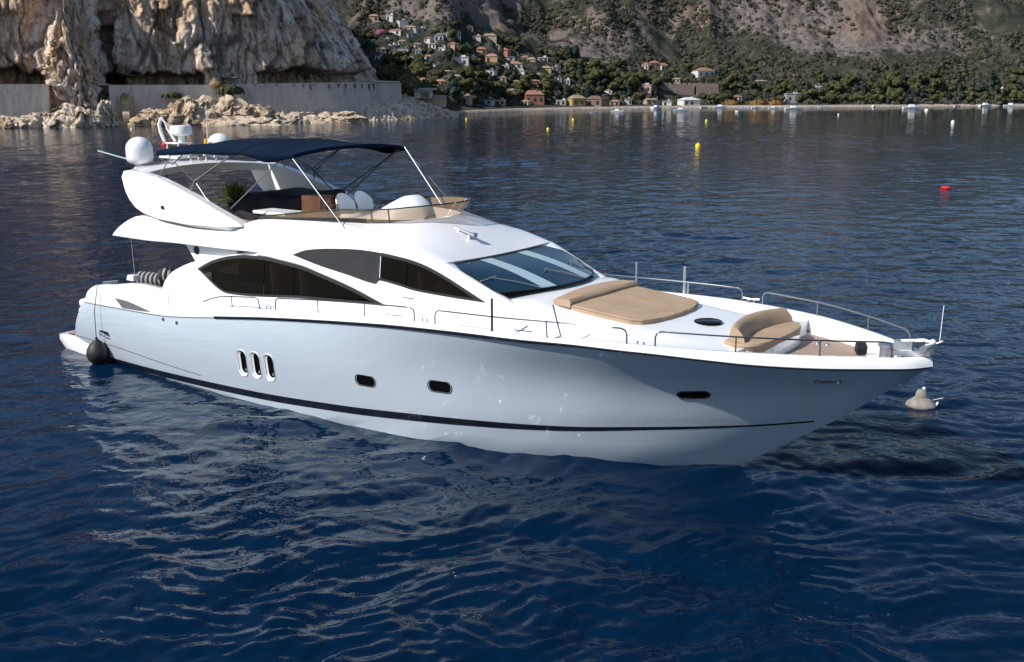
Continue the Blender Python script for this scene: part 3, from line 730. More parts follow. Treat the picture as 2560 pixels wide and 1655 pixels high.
# bimini canopy
cz = pch([4.55, 6, 7.9, 9.8, 10.7], [6.27, 6.36, 6.42, 6.42, 6.42])
def canopy_pt(x, f, dz=0.):
    hw = np.interp(x, [4.55, 7, 9.8, 10.7], [1.75, 1.95, 2.25, 2.1])
    crown = (.20-.05*math.cos((x-4.6)/6.1*2*math.pi*1.0))*(1-abs(f)**2.4)
    sag = .03*math.sin((x-4.6)*math.pi/2.05)**2
    return np.array([x+.05*(1-f*f)*(1 if x > 10 else -1), hw*f, float(cz(x))+crown-sag+dz])
P = []
for x in np.linspace(4.55, 10.7, 46):
    hem = .10+.10*math.exp(-((x-9.9)/.5)**2)
    row = [canopy_pt(x, -1)+(0, -.01, -hem)]+[canopy_pt(x, f) for f in np.linspace(-1, 1, 25)]+[canopy_pt(x, 1)+(0, .01, -hem)]
    P.append(row)
q = MB(); q.grid(P)
q.grid(np.array([P[0], [np.array(p)+(-.02, 0, -.12) for p in P[0]]])); q.grid(np.array([P[-1], [np.array(p)+(.04, 0, -.09) for p in P[-1]]]))
can = q.build("bimini_canopy", M_canvas, yacht, angle=60)
md = can.modifiers.new("thick", 'SOLIDIFY'); md.thickness = .012
for xs_ in (6.5, 8.6):
    q = MB(); q.tube([canopy_pt(xs_, f, .004) for f in np.linspace(-.99, .99, 25)], .014, 5); q.build("canopy_seam", M_blackcover, can)
def pole(pts, r=.016, m=None): q = MB(); q.tube(pts, r, 6); return q.build("canopy_pole", M_pole if m is M_steel or m is None else m, can)
for sg in (-1, 1):
    mm = M_steel if sg < 0 else M_steeld
    pole([(10.62, sg*2.1, 6.36), (12.52, sg*2.2, 4.69)], .012, mm)
    pole([(8.29, sg*2.0, 6.36), (6.80, sg*2.2, 5.57)], .018, mm); pole([(5.72, sg*2.0, 6.02), (6.8, sg*2.2, 5.57)], .014, M_steeld)
    pole([(6.8, sg*2.2, 5.57), (6.69, sg*2.3, 5.20)], .018, mm); pole([(6.9, sg*2.2, 5.51), (7.33, sg*2.25, 5.15), (7.97, sg*2.3, 4.80)], .018, mm)
    pole([(8.2, sg*2.15, 4.9), (10.0, sg*2.1, 6.12), (10.4, sg*2.1, 6.36)], .016, mm); pole([(5.42, sg*1.9, 6.2), (5.40, sg*2.35, 5.55)], .014, mm)
    pole([(4.7, sg*1.8, 6.12), (5.5, sg*1.9, 5.95), (5.72, sg*2.0, 6.02), (6.0, sg*1.9, 6.25)], .014, M_steeld)
pole([(10.6, 1.9, 6.34), (8.45, 1.95, 5.20), (8.0, 1.95, 4.9)], .016, M_steeld); pole([(7.06, 1.9, 5.68), (8.1, 1.95, 6.25)], .014, M_steeld)
pole([(6.31, 1.9, 5.97), (7.06, 1.9, 5.68), (7.55, 1.95, 5.25)], .014, M_steeld)
pole([(10.72, 2.0, 6.42), (12.15, 1.75, 5.05), (12.3, 1.72, 4.9)], .016)

# flybridge furniture
q = MB(); zc0 = 4.24
P = []
for x, hw, z in ((12.05, .95, 4.85), (12.3, .95, 4.98), (12.55, .9, 5.12), (12.8, .82, 5.28), (13.05, .72, 5.40), (13.25, .62, 5.42), (13.45, .5, 5.33), (13.65, .35, 5.15), (13.75, .25, 4.95)):
    P.append([(x, -.45+hw*f, 4.85+(z-4.85)*(1-abs(f)**3)) for f in np.linspace(-1, 1, 13)])
q.grid(P); q.grid(np.array([P[0], [np.array(p)*(1, 1, 0)+(0, 0, 4.24) for p in P[0]]])); hc = q.build("helm_console", M_gel, yacht)
q = MB()
for k in range(14): a = random.uniform(-.7, .3); q.tube([(12.0+random.uniform(-.1, .1), a, 4.95), (12.05+random.uniform(-.15, .15), a+random.uniform(-.1, .1), 5.12+random.uniform(0, .12))], .012, 4)
q.build("helm_controls", M_black, hc)
for x, y in ((11.25, -.72), (11.2, .0)):
    seat = empty("helm_seat", (x, y, 4.24)); seat.parent = yacht
    q = MB(); P = []
    for a in np.linspace(-1.15, 1.15, 15):
        h = .62+.48*math.cos(a*.9)
        cx, cy = -.30*math.cos(a), .36*math.sin(a)
        P.append([(cx*.9, cy*.92, .5), (cx*1.02, cy, .5), (cx*1.1, cy*1.05, .7), (cx*1.18-.03, cy*1.02, h), (cx*1.08-.03, cy*.95, h+.02), (cx*.85, cy*.9, .72), (cx*.85, cy*.88, .5)])
    q.grid(P, cv=False); q.build("backrest", M_white, seat)
    q = MB(); q.lathe([(.0, .62), (.28, .61), (.33, .56), (.33, .45), (.25, .42)][::-1], (.02, 0, 0), 20); q.build("seat", M_white, seat)
    q = MB(); q.lathe([(.09, 0), (.07, .44)], (0, 0, 0), 12); q.build("pedestal", M_steel, seat)
    q = MB(); q.lathe([(.0, .635), (.12, .632), (.13, .61)][::-1], (.0, 0, 0), 14); q.build("seat_hollow", M_black, seat)
q = MB(); q.box((10.5, -1.15, 4.77), (.72, .5, 1.08)); bevel(q.build("cabinet", M_wood, yacht, smooth_=False), .02)
q = MB(); q.box((10.88, -1.05, 4.85), (.07, .25, .5)); bevel(q.build("cabinet_edge", M_wood, yacht, smooth_=False), .02)
q = MB(); q.box((9.1, -1.28, 4.79), (1.3, .7, .09)); wbt = q.build("table_top", M_white, yacht, smooth_=False); bevel(wbt, .03)
q = MB(); q.box((9.1, -1.28, 4.5), (1.1, .55, .52)); q.build("table_base", M_black, wbt)
# covered sofa
P = []
for x in np.linspace(5.4, 8.35, 22):
    z = 4.93+.10*math.sin(x*3.1)*.5+.12*smooth((x-5.4)/2.6)
    e = .05*math.sin(x*5)
    P.append([(x, .15+e, 4.24), (x, .12+e, 4.6), (x, .20+e, z-.1), (x, .34, z), (x, .9, z+.05), (x, 1.7, z+.07), (x, 1.95, z), (x, 2.05, 4.6)])
q = MB(); q.grid(P); q.poly(P[0]); q.poly(P[-1][::-1]); q.build("covered_sofa", M_blackcover, yacht)

# hand rails, cleats, posts
def rail_seg(xa, xb, side, studs=(), h=.30, m=None, open_fwd=False, open_aft=False, insl=.10, name="handrail"):
    n = 40; pts = []
    def base(x): return np.array([x, side*max(.02, float(w_k(x))-insl), float(z_g(x)) if x > 8.4 else float(z_q(x))])
    rc = .12
    if not open_aft: pts += [base(xa), base(xa)+(0, 0, h-rc), base(xa)+(rc*.3, 0, h-rc*.3)]
    xs_ = np.linspace(xa+(0 if open_aft else rc), xb-(0 if open_fwd else rc), n)
    for x in xs_: pts.append(base(x)+(0, 0, h))
    if not open_fwd: pts += [base(xb)+(-rc*.3, 0, h-rc*.3), base(xb)+(0, 0, h-rc), base(xb)]
    q = MB(); q.tube(pts, .017, 7); o = q.build(name, m, yacht)
    for x in studs:
        q = MB(); q.tube([base(x), base(x)+(0, 0, h)], .014, 6); q.build("stanchion", m, o)
    return o
for sd, mm in ((-1, M_steeld), (1, M_steel)):
    mm = M_steeld if sd < 0 else M_pole
    q = MB(); wv = lambda x: sd*(float(w_k(x))-.1)
    pts = [(7.86, wv(7.86), 2.47), (8.16, wv(8.16), 2.58), (8.57, wv(8.57), 2.69), (9.1, wv(9.1), 2.76), (10.05, wv(10.05), 2.845), (10.17, wv(10.17), 2.80), (10.22, wv(10.2), 2.57)]
    q.tube(pts, .017, 7); o = q.build("handrail", mm, yacht); q = MB(); q.tube([(9.1, wv(9.1), 2.48), (9.1, wv(9.1), 2.76)], .014, 6); q.build("stanchion", mm, o)
    rail_seg(10.83, 15.47, sd, (12.37, 13.93), m=mm); rail_seg(16.07, 20.76, sd, (), m=mm)
    rail_seg(21.33, 25.30, sd, (22.82, 24.2), m=mm)
    for x in (10.53, 15.75, 21.03):
        w0, z0 = float(w_k(x))-.13, float(z_g(x)); q = MB()
        for dx in (-.07, .07): q.tube([(x+dx, sd*w0, z0-.01), (x+dx, sd*w0, z0+.09)], .018, 6)
        q.tube([(x-.2, sd*w0, z0+.10), (x, sd*w0, z0+.085), (x+.2, sd*w0, z0+.10)], .02, 6); q.build("cleat", M_steel, yacht)
    for x, h in ((17.66, .70),):
        w0, z0 = float(w_k(x))-.06, float(z_g(x)); q = MB(); q.tube([(x, sd*w0, z0-.12), (x, sd*w0, z0+h)], .03, 7); q.tube([(x, sd*w0, z0-.14), (x, sd*w0, z0-.02)], .05, 7); q.build("fender_post", M_steeld if sd < 0 else M_steel, yacht)
    x = 19.1; w0, z0 = float(w_k(x))-.06, float(z_g(x)); q = MB()
    if sd > 0: q.tube([(x, w0, z0-.1), (x, w0, z0+.68)], .04, 7); q.tube([(x+.1, w0, z0), (x+.1, w0, z0+.3)], .03, 6)
    else:        q.tube([(x-.12, sd*w0, z0+.32), (x-.05, sd*(w0+.05), z0-.08), (x+.25, sd*w0, z0+.05), (x+.16, sd*w0, z0+.32), (x+.05, sd*w0, z0+.68)], .016, 6)
    q.build("boarding_frame", M_steeld if sd < 0 else M_steel, yacht)
    for xa, xb in ((14.2, 14.75), (17.95, 18.4)):
        q = MB(); q.tube([(xa, sd*(2.62), float(z_g(xa))-.02), (xb, sd*2.6, float(z_g(xb))-.02)], .012, 5); q.build("deck_drain", M_steeld, yacht)
# bow gear
wl_ = empty("anchor_windlass", (25.2, 0, 2.98)); wl_.parent = yacht
q = MB(); q.lathe([(.14, -.45), (.14, -.02), (.17, 0), (.17, .05), (.10, .06)], (-.18, .05, .12), 18); q.build("windlass_drum", M_steel, wl_)
q = MB(); q.box((.30, 0, .08), (.75, .26, .10), ry=-.12); q.box((.15, 0, .2), (.35, .18, .18)); q.tube([(.1, 0, .28), (.5, .05, .34), (.72, .05, .30)], .04, 8); q.tube([(.55, -.16, .2), (.55, .16, .2)], .07, 12); q.build("bow_roller", M_steel, wl_)
q = MB(); q.tube([(.55, 0, .26), (.78, 0, .33), (.86, 0, .38)], .014, 6); q.tube([(.80, 0, .34), (.82, 0, 1.06)], .009, 5); q.ball((.68, 0, .33), .06, 10, 8); q.build("jackstaff", M_white, wl_)
q = MB(); q.tube([(.1, .2, -.3), (.1, .1, .3), (0.35, .0, .36)], .02, 6); q.build("anchor_chain", M_steeld, wl_)
q = MB(); q.box((24.35, .55, 2.86), (.22, .20, .20), rz=.6, rx=.3); bevel(q.build("deck_speaker", M_black, yacht, smooth_=False), .03)
for x in (23.85, 24.05): q = MB(); q.lathe([(.0, .03), (.05, .03), (.06, 0)][::-1], (x, -.55, FL+.38), 12); q.build("bow_filler", M_steel, yacht)
# ensign staff on the stern
q = MB(); q.tube([(4.05, -2.42, 2.6), (4.0, -2.42, 3.88)], .018, 6); st = q.build("ensign_staff", M_steel, yacht)
q = MB(); q.box((4.0, -2.45, 2.66), (.35, .28, .16), taper=.8); bevel(q.build("stern_locker", M_gel, yacht, smooth_=False), .03)
q = MB()
for k in range(6): q.tube([(2.55+k*.13, -2.5, 2.33+.02*k), (2.55+k*.13, -2.5, 2.40+.02*k)], .02, 6)
q.tube([(2.5, -2.5, 2.38), (3.3, -2.5, 2.5)], .012, 5); q.build("stern_cleat", M_steel, yacht)

# ------------------------------------------------------------------ loose things on and around the yacht
sun_pad = tag(empty("sun_pad", (19.2, 0, 3.3)), "tan fabric sun pad with raised headrest on the foredeck before the windscreen", "sun pad")
def pad_top(x): return float(np.interp(x, [18.0, 18.66, 20.55], [3.49, 3.40, 3.235]))
P = []; lo = (19.2, 0, 3.3)
def padw(x): return float(np.interp(x, [18.55, 19.6, 20.1, 20.3, 20.42, 20.52, 20.56], [1.43, 1.44, 1.42, 1.30, 1.05, .60, .0]))
for x in np.concatenate([np.linspace(18.62, 20.1, 16), np.linspace(20.14, 20.555, 12)]):
    hw = padw(x); zt = pad_top(x); zb = float(zc_(x))-.09
    P.append([(x-lo[0], s_*hw*k_-lo[1], z-lo[2]) for s_, k_, z in ((-1, 1.0, zb), (-1, 1.0, zt-.04), (-1, .97, zt), (-1, .5, zt+.012), (0, 0, zt+.006), (1, .5, zt+.012), (1, .97, zt), (1, 1., zt-.04), (1, 1., zb))])
P_MAT = P; q = MB(); q.grid(P); q.poly(P[0]); q.poly(P[-1][::-1]); q.build("mattress", M_tan, sun_pad)
P = []
for y in np.linspace(-1.45, 1.45, 24):
    e = abs(y)/1.45; x0 = 18.02+.14*e**4+.0; z0 = pad_top(18.4)
    P.append([(18.05+.1*e-lo[0], y, 3.38-lo[2]), (18.05+.1*e-lo[0], y, 3.50-.03*e**3-lo[2]), (18.12+.1*e-lo[0], y, 3.565-.06*e**3-lo[2]), (18.35-lo[0], y, 3.545-.04*e**3-lo[2]), (18.56-lo[0], y, 3.52-lo[2]), (18.61-lo[0], y, 3.47-lo[2]), (18.60-lo[0], y, 3.34-lo[2])])
q = MB(); q.grid(P); q.poly(P[0]); q.poly(P[-1][::-1]); q.build("headrest", M_tan, sun_pad)
M_pipe = mat("tan_piping", (.27, .18, .11), .8)
q = MB(); edge = [(r_[1][0], r_[1][1], r_[1][2]+.012) for r_ in P_MAT[:-2]]+[(r_[7][0], r_[7][1], r_[7][2]+.012) for r_ in P_MAT[:-2][::-1]]; q.tube(edge, .012, 5)
for f_ in (3, 5): q.tube([(r_[f_][0], r_[f_][1]*.66, r_[f_][2]+.001) for r_ in P_MAT[:-8]], .006, 4)
q.build("piping", M_pipe, sun_pad)
bc = tag(empty("bench_cushion", (22.3, 0, 2.97)), "curved tan bench cushion with backrest at the bow of the yacht", "bench cushion"); lo = (22.3, 0, 2.97)
q = MB(); outl = [(22.16, -1.2)]+[(22.2+.80*abs(math.cos(a))**.5, -1.36*np.sign(math.sin(a))*abs(math.sin(a))**.8) for a in np.linspace(math.pi/2*.93, -math.pi/2*.93, 30)]+[(22.16, 1.2)]
outl = np.array(outl); cen = np.array([22.4, 0])
def sc(k, z): return [((cen+(p-cen)*k)[0]-lo[0], (cen+(p-cen)*k)[1]-lo[1], z-lo[2]) for p in outl]
q.grid(np.array([sc(.99, 2.86), sc(1.0, 2.965), sc(1.015, 3.02), sc(.985, 3.065), sc(.9, 3.075), sc(.4, 3.07), sc(.02, 3.068)]), cv=True); q.build("seat_cushion", M_tan, bc)
P = []
for y in np.linspace(-1.22, 1.22, 26):
    e = abs(y)/1.22; xc = 22.14+.26*e**2; top_ = 3.38-.03*e**4
    prof = [(-.11, 2.99), (-.12, 3.2), (-.10, top_-.06), (-.03, top_), (.05, top_-.01), (.11, top_-.07), (.18, 3.2), (.22, 3.05)]
    P.append([(xc+dx-lo[0], y, z-lo[2]) for dx, z in prof])
q = MB(); q.grid(P); q.poly(P[0]); q.poly(P[-1][::-1]); q.build("backrest", M_tan, bc)
# striped bolsters on the stern seat
M_stripe = mat("striped_fabric", (.02, .02, .025), .85); t = NT(M_stripe)
w = t.n('ShaderNodeTexWave'); w.bands_direction = 'X'; w.inputs['Scale'].default_value = 1.9; w.inputs['Distortion'].default_value = .6; t.l(t.pos(), w.inputs['Vector'])
t.base(t.ramp(w.outputs['Fac'], [(.60, (.022, .022, .026)), (.72, (.30, .30, .31))]))
M_olive = noisy("olive_fabric", (.05, .045, .03), (.07, .062, .04), 3, .85)
for i, (x, y, z, rz, lab) in enumerate(((3.55, -1.5, 2.42, .25, "dark striped bolster cushion beside the ensign staff on the stern"), (4.6, -1.3, 2.62, .5, "dark striped bolster cushion behind the white fairing, nearer the saloon"))):
    bo_ = tag(empty("bolster_cushion", (x, y, z), rz), lab, "cushion", "striped bolsters on the stern seat")
    q = MB(); q.lathe([(.02, -.62), (.17, -.60), (.215, -.52), (.225, -.2), (.215, .1), (.225, .45), (.17, .56), (.02, .58)], (0, 0, 0), 20, 'x'); q.build("cover", M_stripe, bo_)
    q = MB(); q.lathe([(.02, -.625), (.165, -.612), (.21, -.56)], (0, 0, 0), 20, 'x'); q.build("end_cap", M_olive, bo_)
q = MB(); q.box((4.1, -1.35, 2.0), (2.2, .9, .55)); q.box((4.9, -1.7, 2.22), (1.5, .35, .30), ry=-.12); q.build("stern_seat", M_olive, yacht)
# fenders
fd = tag(empty("ball_fender", (2.72, -3.02, .30)), "black teardrop fender hanging on a line at the yacht's stern quarter", "fender")
q = MB(); q.lathe([(.01, -.36), (.13, -.33), (.27, -.20), (.33, -.02), (.30, .14), (.22, .28), (.12, .38), (.05, .44), (.035, .50)], (0, 0, 0), 28); q.build("fender_body", M_black, fd)
q = MB(); q.tube([(0, 0, .48), (-.0, .02, 1.3), (.05, .16, 2.06), (.1, .35, 2.10)], .013, 5); q.build("rope", M_steeld, fd)
for i, (y, z, l_, lab) in enumerate(((-2.45, 1.60, .35, "small white cylinder lashed on the transom, upper one of two"), (-2.42, 1.32, .42, "plump white fender tucked against the transom, lower one of two"))):
    o = MB().lathe([(.02, -.2), (.11, -.17), (.15, -.05), (.15, .1), (.10, .2), (.03, .24)], (0, 0, 0), 16, 'x').build("transom_fender", M_white); o.location = (1.42-.12*i, y, z); o.rotation_euler = (0, R(25 if i else 0), .5)
    tag(o, lab, "fender", "white fenders on the transom")
# potted palm on the flybridge
M_leaf = noisy("palm_leaf", (.07, .13, .015), (.15, .22, .04), 5, .5)
pp = tag(empty("potted_palm", (5.35, .35, 4.24)), "bushy green palm in a dark pot on the flybridge behind the canopy poles", "potted plant")
q = MB(); q.lathe([(.20, 0), (.26, .4), (.28, .44), (.24, .44), (.23, .36), (.0, .36)], (0, 0, 0), 18); q.build("pot", M_black, pp)
q = MB(); rp = random.Random(3)
for k in range(170):
    a = rp.uniform(0, 2*math.pi); el = rp.uniform(.05, 1.4); L = rp.uniform(.5, .85); d = np.array([math.cos(a)*math.cos(el), math.sin(a)*math.cos(el), math.sin(el)])
    sdv = np.cross(d, [0, 0, 1]); sdv /= np.linalg.norm(sdv)+1e-6; b0 = np.array([0, 0, .42]); pts = []
    for tt, ww in ((0, .01), (.35, .022), (.7, .03), (1., .004)):
        c = b0+d*L*tt+np.array([0, 0, -.28*tt*tt*L+.16*tt]); pts.append([c-sdv*ww, c+sdv*ww+(0, 0, .01)])
    q.grid(pts)
q.build("fronds", M_leaf, pp, merge=False)
# furled navy flag under the arch
M_flag = noisy("navy_flag", (.015, .018, .09), (.02, .02, .06), 4, .8)
q = MB(); q.grid([[(0, 0, .0), (.02, .0, .0)], [(-.03, .02, -.3), (.10, -.02, -.28)], [(-.05, -.02, -.62), (.17, .03, -.6)], [(-.06, .02, -.95), (.22, -.02, -.95)]]); fl = q.build("flag", M_flag); fl.location = (4.6, -1.5, 5.62)
fl.modifiers.new("t", 'SOLIDIFY').thickness = .01
tag(fl, "limp navy flag hanging under the radar arch beside the sloping white wing", "flag")
# mooring buoy beside the bow
M_buoyg = noisy("weathered_buoy", (.20, .175, .14), (.30, .28, .25), 4, .7, .3, 8, .02)
mb_ = tag(empty("mooring_buoy", (23.9, 6.9, .0), .3), "weathered cream mooring buoy with raised cap floating beside the bow", "buoy")
q = MB(); q.lathe([(.02, -.20), (.26, -.18), (.40, -.05), (.44, .05), (.40, .14), (.26, .24), (.18, .29), (.155, .44), (.11, .52), (.0, .53)], (0, 0, 0), 26, sx=1.0, sy=.85); q.build("float", M_buoyg, mb_); mb_.scale = (.86, .86, .86)
q = MB(); q.lathe([(.03, 0), (.05, .03), (.04, .07), (.0, .08)], (.06, .04, .52), 10); q.tube([(.25, .15, .16), (.62, .3, .24)], .012, 5); q.tube([(.42, 0, .05), (.48, .03, .17)], .03, 6); q.build("ring", M_white, mb_)

# =================================================================== WATER
def make_water():
    th = np.concatenate([np.linspace(-math.pi, -.62, 40)[:-1], np.linspace(-.62, .62, 470), np.linspace(.62, math.pi, 40)[1:-1]])
    rr = [3.0]
    while rr[-1] < 900: rr.append(rr[-1]*1.0052)
    rr = np.array([0.5]+rr+[1200, 2500])
    A, Rr = np.meshgrid(th, rr)
    X = CAM[0]+Rr*(math.cos(YAW)*np.cos(A)+math.sin(YAW)*np.sin(A)); Y = CAM[1]+Rr*(math.sin(YAW)*np.cos(A)-math.cos(YAW)*np.sin(A))
    H = np.zeros_like(X)
    r_ = np.random.default_rng(11)
    wx = X+1.1*vnoise(X*.23, Y*.23, 0, 5)+.35*vnoise(X*.8, Y*.8, 0, 6); wy = Y+1.1*vnoise(X*.23, Y*.23, 0, 8)+.35*vnoise(X*.8, Y*.8, 0, 9)
    gust = .75+.45*fbm(X*.045, Y*.045, 0, 2, 21)
    main = math.atan2(FWH[1], FWH[0])+.35
    for k in range(72):
        lam = 0.34*(6.0/0.34)**(r_.random()**1.5)
        a = main+r_.normal(0, .55); kx, ky = math.cos(a)*2*math.pi/lam, math.sin(a)*2*math.pi/lam
        amp = .0046*lam**.60
        fade = np.clip((lam/(Rr*.0052*2.2)-1), 0, 1)
        ph = wx*kx+wy*ky+r_.random()*6.28
        H += amp*fade*gust*(np.sin(ph)+.22*np.sin(2*ph+1.0))
    H *= smooth((1000-Rr)/600)
    Z = H
    n, m = X.shape
    me = bpy.data.meshes.new("water")
    V = np.stack([X, Y, Z], -1).reshape(-1, 3).astype(np.float32)
    i, j = np.meshgrid(np.arange(n-1), np.arange(m), indexing='ij')
    j2 = (j+1) % m
    F = np.stack([i*m+j, i*m+j2, (i+1)*m+j2, (i+1)*m+j], -1).reshape(-1, 4)
    me.vertices.add(len(V)); me.vertices.foreach_set('co', V.ravel())
    me.loops.add(F.size); me.loops.foreach_set('vertex_index', F.ravel().astype(np.int32))
    me.polygons.add(len(F)); me.polygons.foreach_set('loop_start', np.arange(0, F.size, 4, dtype=np.int32))
    me.update(calc_edges=True); me.shade_smooth()
    o = bpy.data.objects.new("water", me); COL.objects.link(o)
    m_ = mat("sea_water", (.002, .012, .040), .03, 0, .16, ior=1.333); t = NT(m_); p = t.pos((1, 1, 1), 'geo')
    nA = t.noise(p, 2.6, 3, .55, .3); nB = t.noise(p, .8, 3, .5, .3); 
    b1 = t.bump(nB, .85, .12); b2 = t.bump(nA, .5, .035, b1); t.normal(b2)
    t.base(t.ramp(t.noise(p, .012, 2), [(.35, (.0002, .0084, .0265)), (.7, (.0004, .0125, .0385))]))
    me.materials.append(m_)
    return o
struct(make_water())

# =================================================================== BACKGROUND
def px_dir(px, py):
    d = FW+RT*(px-1280)/FPX-UP*(py-827.5)/FPX; return d
def at(px, py, dist):
    d = px_dir(px, py); k = dist/math.hypot(d[0], d[1]); return CAM+d*k
def ldz(px, py, dist):
    """pixel at horizontal distance -> (lateral, forward, z) in the shore frame"""
    p = at(px, py, dist)-CAM; return float(p@RTH), float(p@FWH), float(p[2]+CAM[2])
def wpt(l, d, z): return CAM*(1, 1, 0)+RTH*l+FWH*d+np.array([0, 0, z])
def wgrid(L, Dd, Z): return CAM[None, None]*np.array([1, 1, 0])+L[..., None]*RTH+Dd[..., None]*FWH+Z[..., None]*np.array([0, 0, 1.])
def np_mesh(name, P, m, sm=True, attr=None):
    n, k = P.shape[:2]; me = bpy.data.meshes.new(name)
    i, j = np.meshgrid(np.arange(n-1), np.arange(k-1), indexing='ij')
    F = np.stack([i*k+j, (i+1)*k+j, (i+1)*k+j+1, i*k+j+1], -1).reshape(-1, 4)
    me.vertices.add(n*k); me.vertices.foreach_set('co', P.reshape(-1).astype(np.float32))
    me.loops.add(F.size); me.loops.foreach_set('vertex_index', F.ravel().astype(np.int32))
    me.polygons.add(len(F)); me.polygons.foreach_set('loop_start', np.arange(0, F.size, 4, dtype=np.int32))
    me.update(calc_edges=True)
    if sm: me.shade_smooth()
    if attr is not None:
        for an_, av in attr.items():
            at_ = me.attributes.new(an_, 'FLOAT', 'POINT'); at_.data.foreach_set('value', av.ravel().astype(np.float32))
    me.materials.append(m); o = bpy.data.objects.new(name, me); COL.objects.link(o); return o

# shoreline of the far bay: angle (px) -> distance
sh_px = np.array([-3000, -600, 0, 600, 1140, 1300, 1450, 1700, 2000, 2560, 3200, 5500]); sh_d = np.array([420, 380, 370, 355, 335, 376, 400, 429, 440, 488, 540, 760])
def shore(ang): return np.interp(np.tan(ang)*FPX+1280, sh_px, sh_d)
# ---------------- rock materials
def rock_mat(name, vertical=True, c=((.10, .085, .078), (.60, .475, .395), (.68, .45, .27), (.78, .67, .58)), bscale=.5):
    m = mat(name, c[1], .9, spec=.2); t = NT(m)
    g = t.pos((1, 1, .16 if vertical else .8), 'geo'); g2 = t.pos((1, 1, 1), 'geo')
    streak = t.noise(g, .55, 6, .65, .4); big = t.noise(g2, .07, 3); fine = t.noise(g2, 1.1, 5, .7); spot = t.noise(t.pos((1, 1, .5), 'geo'), .32, 5, .65)
    c1 = t.ramp(streak, [(.34, c[0]), (.45, c[1]), (.58, c[3]), (.72, c[1])])
    c2 = t.mix(t.ramp(big, [(.40, .1), (.60, .85)]), c1, t.ramp(streak, [(.33, (.20, .12, .07)), (.55, c[2])]))
    c3 = t.mix(t.ramp(spot, [(.30, .85), (.42, 0.)]), c2, (.075, .075, .06))
    c4 = t.mix(t.ramp(fine, [(.30, .75), (.48, 0.)]), c3, c[0])
    ca = t.n('ShaderNodeAttribute', attribute_name='crack'); mm_ = t.n('ShaderNodeMath', operation='MULTIPLY'); t.l(ca.outputs['Fac'], mm_.inputs[0]); mm_.inputs[1].default_value = .75  # shadow inside the cracks is painted into the rock colour here
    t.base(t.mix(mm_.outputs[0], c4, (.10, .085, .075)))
    t.normal(t.bump(fine, .8, .4, t.bump(streak, .7, .7))); return m
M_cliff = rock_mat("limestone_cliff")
M_shore = rock_mat("pale_shore_rock", False, ((.17, .13, .10), (.62, .51, .39), (.58, .42, .27), (.74, .63, .51)))
